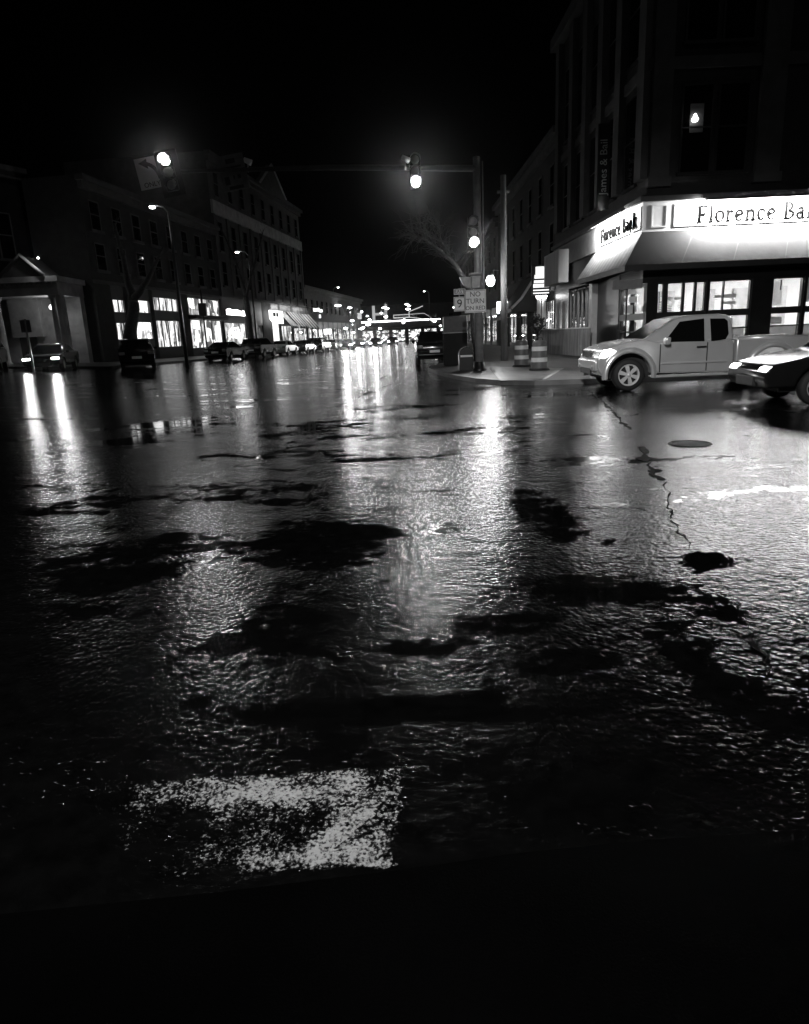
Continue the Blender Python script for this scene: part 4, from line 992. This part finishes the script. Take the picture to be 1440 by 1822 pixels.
# gabled block beyond it
Y2 = front_xy(397); L2 = (100-Y2)/math.sin(ANG)
def sy(px): return sx(px, Y2)
bays = [(sy(399), sy(437), [(.7, 2.75)], 'shop2', 1), (sy(440), sy(468), [(.7, 2.6)], 'shop_dim', 2), (sy(484), sy(497), [(.3, 3.2)], 'shop_white', 1), (sy(500), sy(519), [(.4, 2.6)], 'shop3', 2), (sy(522), sy(548), [(.4, 2.8)], 'shop', 3)]
A2 = block('gabled_block', 'tall block with a small triangular gable over striped shop awnings', (fx(Y2), Y2, z0), ANG, L2, 14, 18.0, 'stone_mid', 5.2, bays, [(6.3, 8.6), (9.5, 12.2), (14.4, 16.6)], 9, fasc=.25)
MB().box(0, -.22, 12.7, L2, 0, 13.9).build('stone_band', M['stone'], A2)
ga, gb = sy(478), sy(521); MB().slab([(ga, 18.), (gb, 18.), ((ga+gb)/2, 21.0)], -.4, .3).build('gable', M['stone_mid'], A2)
gm = MB(); gm.tube([(ga, -.42, 18.05), ((ga+gb)/2, -.42, 21.05), (gb, -.42, 18.05)], .14, 6); gm.build('gable_trim', M['stone'], A2)
for k in range(10):
    x = .35+(L2-.7)*k/9; MB().box(x-.28, -.14, 5.45, x+.28, 0, 12.7).build('pilaster', M['stone_mid'], A2)
s1 = thing('neon_sign', 'glowing wavy shop sign above the window with the oval emblem', 'sign', (fx(front_xy(418))+.25, front_xy(418), z0+3.78), ANG)
mbn = MB(); wdn = sy(436)-sy(402); pl_ = [(-wdn/2, -.25), (wdn/2, -.28), (wdn/2, .12), (wdn*.36, .22), (wdn*.2, .14), (0, .30), (-wdn*.2, .2), (-wdn*.36, .34), (-wdn/2, .22)]
mbn.slab(pl_, -.08, 0).build('panel', M['neon'], s1); MB().box(-wdn/2-.05, 0, -.32, wdn/2+.05, .06, .36).build('backing', M['dark'], s1)
em_ = thing('oval_emblem', 'pale oval emblem in the bright window under the wavy sign', 'sign', (fx(front_xy(416))+.12, front_xy(416), z0+1.8), ANG)
mo_ = MB(); mo_.tube([(.95*math.cos(a), 0, .48*math.sin(a)) for a in [2*PI*k/24 for k in range(25)]], .04, 6); mo_.build('ring', M['neon'], em_); MB().box(-.4, -.02, -.15, .4, .02, .15).build('badge', M['neon'], em_)
wb_ = thing('board_sign', 'white sign board with rounded corner over the pale shop front', 'sign', (fx(front_xy(482))+.7, front_xy(482), z0+3.55), ANG)
wl_ = (sy(493)-sy(470))/2; MB().slab([(-wl_, -.2), (-wl_*.5, -.72), (wl_, -.72), (wl_, .75), (-wl_, .75)], -.08, .08).build('panel', M['shop_white'], wb_); MB().box(-wl_*.6, -.10, .05, -wl_*.2, -.08, .5).box(-wl_*.1, -.10, .05, wl_*.25, -.08, .5).build('marks', M['trim_grey'], wb_)
ag = 'striped awnings on the gabled block'
for i, (pa, pb, zt, zb, lab) in enumerate(((497, 508, 4.3, 2.5, 'striped awning next to the pale shop front, first of three'), (511, 528, 4.4, 2.5, 'striped awning in the middle of three on the gabled block'), (531, 550, 4.3, 2.4, 'striped awning at the far end of the gabled block'))):
    Yc = front_xy(pa); t = thing('striped_awning', lab, 'awning', (fx(Yc), Yc, z0), ANG, ag); Ls = sy(pb)-sy(pa); n = 7
    A_, B_ = MB(), MB()
    for k in range(n):
        a, b = Ls*k/n, Ls*(k+1)/n; (A_ if k % 2 else B_).quad((a, -.02, zt), (b, -.02, zt), (b, -1.6, zb), (a, -1.6, zb)).quad((a, -1.6, zb), (b, -1.6, zb), (b, -1.6, zb-.25), (a, -1.6, zb-.25))
    A_.build('dark_stripe', M['canvas_dark'], t, fix=False); B_.build('pale_stripe', M['canvas_pale'], t, fix=False)
    l = bpy.data.lights.new('awning_light', 'AREA'); l.energy = 60; l.size = Ls*.8; l.shape = 'RECTANGLE'; l.size_y = .1; lo = bpy.data.objects.new('awning_light', l); COL.objects.link(lo); lo.parent = t; lo.location = (Ls/2, -1.5, zt+.7); lo.rotation_euler = (math.radians(35), 0, 0)
    MB().box(.1, -1.56, zt+.72, Ls-.1, -1.46, zt+.78).tube([(Ls/2, -1.5, zt+.75), (Ls/2, 0, zt+.85)], .02, 6).build('lamp_bar', M['dark'], t)
# civic building with a columned porch at the far left
cr_ = math.atan2(.9, .44); co = Vector((-27.6-.44*14, 55-.9*14, .7))
cv = block('civic_building', 'stone civic building with a heavy cornice and a pedimented porch at the far left', co, cr_, 14, 12, 14.0, 'stone_mid', 6.2, [], [(7.6, 10.8)], 4, trim='stone')
MI = (Matrix.Translation(co) @ Matrix.Rotation(cr_, 4, 'Z')).inverted()
def wx(px, py=560, Y=43.3): return P(px, py, Y).x
xa, xb_ = wx(-40), wx(113)
MB().box(xa, 43.1, 4.85, xb_, 46.6, 5.6).xf(MI).build('entablature', M['stone'], cv); MB().box(xa-.2, 42.8, 5.6, xb_+.2, 46.6, 5.92).xf(MI).build('porch_cornice', M['stone'], cv)
dn = MB()
for k in range(int((xb_-xa)/.3)): dn.box(xa+.3*k, 42.92, 5.46, xa+.3*k+.15, 43.1, 5.59)
dn.xf(MI).build('dentils', M['stone'], cv)
pa, pb, pc = wx(10, 505), wx(87, 505), wx(47, 478)
MB().slab([(pa, 5.92), (pb, 5.92), (pc, 7.1)], 42.9, 45.3).xf(MI).build('pediment', M['stone_mid'], cv)
MB().tube([(pa, 42.8, 5.97), (pc, 42.8, 7.16), (pb, 42.8, 5.97)], .12, 6).xf(MI).build('pediment_trim', M['stone'], cv)
for px, r in ((97, .17), (-5, .26), (-25, .26)): MB().lathe([(r*1.4, .6), (r*1.35, .9), (r, 1.0), (r*.86, 4.55), (r*1.3, 4.7), (r*1.4, 4.85)], (wx(px), 43.4, 0), 'z', 16).xf(MI).build('column', M['stone'], cv)
pr = MB()
for k in range(9): pr.box(wx(105), 43.2, .6+.47*k, wx(114), 43.8, 1.03+.47*k)
pr.box(wx(105)+.03, 43.25, .6, wx(114)-.03, 43.75, 4.85).xf(MI).build('corner_pier', M['stone'], cv)
MB().box(xa, 45.9, .6, xb_, 46.5, 4.85).xf(MI).build('porch_wall', M['stone'], cv); MB().box(wx(18, 560, 45.5), 45.4, 2.5, wx(72, 560, 45.5), 45.9, 4.85).xf(MI).build('porch_panel', M['stone'], cv)
MB().box(wx(30, 600, 45.5), 45.8, .6, wx(60, 600, 45.5), 45.9, 2.5).xf(MI).build('door', M['dark'], cv)
LPX = Vector((wx(80), 44.3, 4.2))
MB().lathe([(0, -.16), (.13, -.08), (.15, .04), (.06, .16), (0, .18)], tuple(LPX), 'z', 12).xf(MI).build('porch_lamp', em('porch_lamp_globe', 3.), cv)
MB().lathe([(0, -.08), (.09, 0), (0, .08)], tuple(P(68, 459, 42.6)), 'z', 10).xf(MI).build('wall_lamp', em('wall_lamp_small', 3.), cv)
# far end of the left row
Y3 = 101.; bays = [(1+3.6*k, 4.0+3.6*k, [(.5, 2.6)], 'far_glow', 2) for k in range(11)]
block('far_shop_row', 'low row of lit shops beyond the gabled block', (fx(Y3)-.5, Y3, .6), ANG, 46, 10, 8.5, 'brick', 3.6, bays, [(5, 6.8)], 14, fasc=.2)
fs_ = 'small lit shop signs at the far end of the street'
rr = random.Random(11)
for i, (px, py, Y, w, h, lab) in enumerate(((563, 551, 104, .9, .45, 'small pale sign box by the far corner of the gabled block'), (571, 553, 107, .5, .4, 'tiny bright sign next to the pale box left of the bridge'), (566, 563, 110, .9, .5, 'lower pale sign under the tiny bright one'),
                                        (583, 590, 112, 1.2, .8, 'bright window sign behind the far parked cars'), (640, 562, 140, 1.0, 1.2, 'pale lit figure shape above the bridge, second from left'), (622, 563, 140, 1.5, 2.0, 'larger pale lit shape above the bridge, first from left'))):
    t = thing('lit_sign', lab, 'sign', P(px, py, Y), 0, fs_); a = MB()
    if w > .95 and h > 1:
        for k in range(5): a.box(-w*rr.uniform(.3, .5), 0, -h/2+h*k/5, w*rr.uniform(.3, .5), .1, -h/2+h*(k+.8)/5)
    else: a.box(-w/2, 0, -h/2, w/2, .1, h/2)
    a.build('face', M['shelf'] if h < 1 else em('dim_lit', .5), t); MB().box(-.05, .1, -h/2-(1 if h > 1 else .2), .05, .2, h/2).build('bracket', M['dark'], t)
# right row beyond the corner building
RR = -PI/2
def rblock(name, label, Ya, Yb, X, H, bays, wall, rows, cols):
    return block(name, label, (X, Yb, .13), RR, Yb-Ya, 12, H, wall, 3.8, bays, rows, cols, fasc=.3)
bE = rblock('right_shop_block', 'dark shop block next to the corner building with a lit doorway', 44.6, 70, 10.3, 13, [(1, 5, [(.5, 2.9)], 'shop', 3), (6.5, 10, [(.4, 2.9)], 'shop3', 2), (12, 15, [(.4, 2.9)], 'shop_dim', 2), (17, 20.4, [(.4, 3.)], 'shop_dim', 3), (21.6, 24.3, [(.1, 3.2)], 'shop2', 4)], 'brick_dark', [(5.5, 8), (9, 11.4)], 7)
rblock('right_far_block', 'brick block with lit shops farther up the right pavement', 70.3, 110, 10.3, 12, [(1+4.8*k, 4.6+4.8*k, [(.4, 3.0)], 'far_glow', 2) for k in range(8)], 'brick', [(5.5, 7.6), (8.6, 10.6)], 10)
ssb = thing('sign_box', 'glowing square sign box sticking out over the right pavement', 'sign', P(894, 547, 56)); MB().box(-.42, -.08, -.45, .42, .08, .45).build('face', M['signbox'], ssb, bevel=.02); MB().box(.42, -.03, -.05, 1.9, .03, .05).build('bracket', M['dark'], ssb)
MB().box(-.45, -.06, .46, .45, .06, .52).build('cap', M['dark'], ssb)
a2 = thing('shop_awning', 'small pale slanted awning under the glowing square sign box', 'awning', (10.25, 57.5, .13)); MB().quad((0, 0, 3.2), (0, 5, 3.2), (-1.6, 5, 2.5), (-1.6, 0, 2.5)).quad((-1.6, 0, 2.5), (-1.6, 5, 2.5), (-1.6, 5, 2.3), (-1.6, 0, 2.3)).build('canvas', M['canvas_pale'], a2, fix=False); MB().box(-1.58, .02, 2.28, -1.54, .06, 2.5).box(-1.56, .0, 2.44, .0, .04, 2.48).build('frame', M['steel'], a2)
lsn = thing('striped_sign', 'bright sign of stacked lit stripes where the corner building ends', 'sign', P(963, 498, 45.2))
st = MB()
for k, (w, h, z) in enumerate(((.35, .5, .55), (.42, .22, .2), (.45, .16, -.1), (.5, .22, -.35), (.5, .07, -.62), (.5, .07, -.8))): st.box(-w, -.06, z-h/2, w, .0, z+h/2)
st.build('face', M['stripe'], lsn); MB().box(-.6, 0, -.95, .6, .06, .9).build('backing', M['dark'], lsn); MB().box(.6, .0, -.1, 1.4, .05, .0).build('bracket', M['dark'], lsn)
lpn = 'lit posts of the doorway past the hoarding'
for px, lab in ((959, 'left glowing post of the doorway past the hoarding'), (968, 'right glowing post of the doorway past the hoarding')):
    b = P(px, 560, 45.6); t = thing('lit_post', lab, 'post', (b.x, b.y, .13), 0, lpn); MB().tube([(0, 0, 0), (0, 0, 3.3)], .13, 10).build('shaft', M['trim'], t); MB().lathe([(0, 3.3), (.16, 3.35), (.2, 3.5), (.12, 3.66), (0, 3.7)], seg=12).build('globe', em('post_globe', 9.), t)
ca = thing('curved_awning', 'dark drop awning with a pale curved edge by the bright striped sign', 'awning', (10.25, 50, .13))
cv_ = [(-.0, 5.2), (-.35, 5.0), (-.75, 4.4), (-1.3, 3.6), (-2.0, 2.95), (-2.0, 2.7), (0, 2.7)]
MB().slab(cv_, 0, 6).build('canvas', M['canvas_dark'], ca); MB().tube([(x, -.03, z) for x, z in cv_[:5]], .09, 8).build('edge', M['trim'], ca)
# railway bridge closing the street
br = thing('railway_bridge', 'low railway bridge across the far end of the street with a bright white edge line', 'bridge', (0, 150, 0))
xl, xr_ = P(560, 577, 150).x, P(800, 569, 150).x; zb = P(660, 573.5, 150).z
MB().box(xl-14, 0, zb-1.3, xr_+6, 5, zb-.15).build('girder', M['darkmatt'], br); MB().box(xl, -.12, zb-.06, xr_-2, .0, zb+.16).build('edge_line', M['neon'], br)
MB().box(xl-15, 0, -.5, xl-1, 6, zb-1.3).build('abutment', M['stone_mid'], br); MB().box(xr_, 0, -.5, xr_+6, 6, zb-1.3).build('abutment', M['stone_mid'], br)
for px, py in ((574, 577), (771, 570)):
    MB().lathe([(0, -.35), (.35, 0), (0, .35)], tuple(P(px, py, 149.5)-Vector((0, 150, 0))), 'z', 10).build('end_lamp', M['headlamp_dim'], br)
hf = thing('trestle_frame', 'pale H shaped frame standing on the railway bridge', 'frame', (P(676, 560, 151).x, 151, zb))
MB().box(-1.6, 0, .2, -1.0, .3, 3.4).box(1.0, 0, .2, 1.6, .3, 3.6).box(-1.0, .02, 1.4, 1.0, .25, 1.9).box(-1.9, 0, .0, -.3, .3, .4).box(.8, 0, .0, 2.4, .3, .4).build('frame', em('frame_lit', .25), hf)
gt = thing('signal_gantry', 'thin pale forked beams above the bridge right of the H shaped frame', 'gantry', (P(700, 560, 150.5).x, 150.5, zb))
g = MB(); g.box(0, 0, .6, 3.4, .12, .8).box(0, 0, 1.2, 3.4, .12, 1.35).box(3.3, 0, .6, 3.5, .12, 1.9).box(0, 0, .6, .12, .12, 1.35)
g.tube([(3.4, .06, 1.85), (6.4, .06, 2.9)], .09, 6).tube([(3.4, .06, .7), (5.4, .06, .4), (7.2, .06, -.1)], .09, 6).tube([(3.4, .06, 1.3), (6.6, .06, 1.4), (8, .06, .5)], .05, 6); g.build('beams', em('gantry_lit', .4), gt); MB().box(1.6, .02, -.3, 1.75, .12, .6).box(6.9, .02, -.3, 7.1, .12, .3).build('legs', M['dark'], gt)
# small lamps scattered over the far pavements
proto_l = None
for i in range(34):
    px = rr.uniform(566, 700) if i % 4 else rr.uniform(700, 815); py = rr.uniform(541, 572) if i % 3 else rr.uniform(574, 592); Y = rr.uniform(112, 146)
    q = P(px, py, Y)
    if proto_l is None:
        proto_l = thing('hanging_lamp', 'tiny bright lamp among the scattered lights at the far end of the street', 'lamp', q, 0, 'tiny lamps at the far end of the street')
        MB().lathe([(0, -.16), (.22, -.06), (.26, .03), (.1, .13), (0, .15)], seg=8).build('globe', M['lamp_far'], proto_l); MB().tube([(0, 0, .13), (0, 0, .8), (.2, .3, .9)], .03, 5).build('bracket', M['dark'], proto_l)
    else: dup(proto_l, q, rr.uniform(0, 3)).scale = (rr.uniform(.8, 2.2), 1, rr.uniform(.5, 1.2))
# lit fronts under and beyond the bridge
fb = block('far_lit_block', 'far lit shop fronts seen under the railway bridge', (-30, 175, 0), 0, 50, 8, 9, 'brick_dark', 3.6, [(1+4*k, 4.2+4*k, [(.3, 2.9)], 'far_glow', 3) for k in range(12)], [(5, 6.5)], 12, cornice=False)

# ------------------------------------------------------------------ lights from the visible lamps, then the added fill
hd_ = sed.matrix_world
def car_beam(o, s, power, size=75, drop=-.05):
    Mx = Matrix.Translation(o.location) @ Matrix.Rotation(o.rotation_euler.z, 4, 'Z'); a = Mx @ Vector((2.55, s*.7, .66)); b = Mx @ Vector((12, s*.7, .66+12*drop)); spot('headlight_beam', a, b, power, size, .8, .08)
def bulb(name, loc, power, r):
    l = bpy.data.lights.new(name, 'POINT'); l.energy = power; l.shadow_soft_size = r; o = bpy.data.objects.new(name, l); COL.objects.link(o); o.location = loc; return o
bulb('lantern_bulb', ln+Vector((0, -.26, -.05)), 130, .18)
bulb('porch_bulb', LPX+Vector((0, -.25, -.1)), 22, .1); bulb('wall_bulb', P(68, 459, 42.6)+Vector((.12, -.12, .05)), 25, .06)
for o in bpy.data.objects:
    if o.get('label', '').startswith('dark car facing the camera'):
        Mx = Matrix.Translation(o.location) @ Matrix.Rotation(o.rotation_euler.z, 4, 'Z')
        for s in (1, -1): a = Mx @ Vector((2.5, s*.7, .66)); spot('headlight_beam', a, Mx @ Vector((12, s*.7, .3)), 110, 140, .6, .09)
    if o.get('category') == 'car' and o.name.startswith('oncoming_car') and o.location.y < 115:
        Mx = Matrix.Translation(o.location) @ Matrix.Rotation(o.rotation_euler.z, 4, 'Z'); a = Mx @ Vector((2.6, 0, .75)); spot('headlight_beam', a, Mx @ Vector((20, 0, .2)), 3000, 36, .6, .3)

# unseen street lamp, added to fill the near paint, signs and pickup
nl = thing('street_lamp', 'street lamp on the near corner behind the camera', 'street lamp', (-3.4, -2.2, 0), 0, lg)
MB().tube([(0, 0, 0), (0, 0, 8.2)], [.11, .07], 10).build('pole', M['dark'], nl); MB().tube([(0, 0, 8.15), (.5, .3, 8.5), (1.5, .9, 8.6)], .035, 8).build('arm', M['steel'], nl); MB().lathe([(0, .16), (.19, .06), (.2, 0), (.17, -.015)], (1.5, .9, 8.55), 'z', 14).build('hood', M['steel'], nl)
NL = spot('near_fill_light', (-1.9, -1.3, 8.4), (1.0, 3.5, 0), 950, 100, .8, .15)
spot('near_fill_light', (-1.9, -1.3, 8.4), (6.5, 20, .3), 5600, 42, .9, .15)

# damp night air that glows round the lamps
hz = MB().box(-75, -16, -2, 75, 215, 26).build('haze', None or bpy.data.materials.new('damp_air'))
hm = bpy.data.materials['damp_air']; hm.use_nodes = True; hn = hm.node_tree; hn.nodes.remove(hn.nodes['Principled BSDF'])
pv_ = hn.nodes.new('ShaderNodeVolumePrincipled'); pv_.inputs['Color'].default_value = (.9, .9, .9, 1); pv_.inputs['Density'].default_value = .00008; pv_.inputs['Anisotropy'].default_value = .97
hn.links.new(pv_.outputs[0], hn.nodes['Material Output'].inputs['Volume']); tag(hz, None, None, kind='stuff')

# windows and small signs light their surroundings only by what they reflect into; lamps are sampled as lights
for m in bpy.data.materials:
    if any(k in m.name for k in ('shop', 'dim_', 'far_interior', 'lit_', 'tail', 'headlamp_dim', 'near_headlamp', '_lit', 'lamp_small', 'post_globe', 'wall_lamp_small', 'lamp', 'lantern', 'signal', 'headlamp')): m.cycles.emission_sampling = 'NONE'
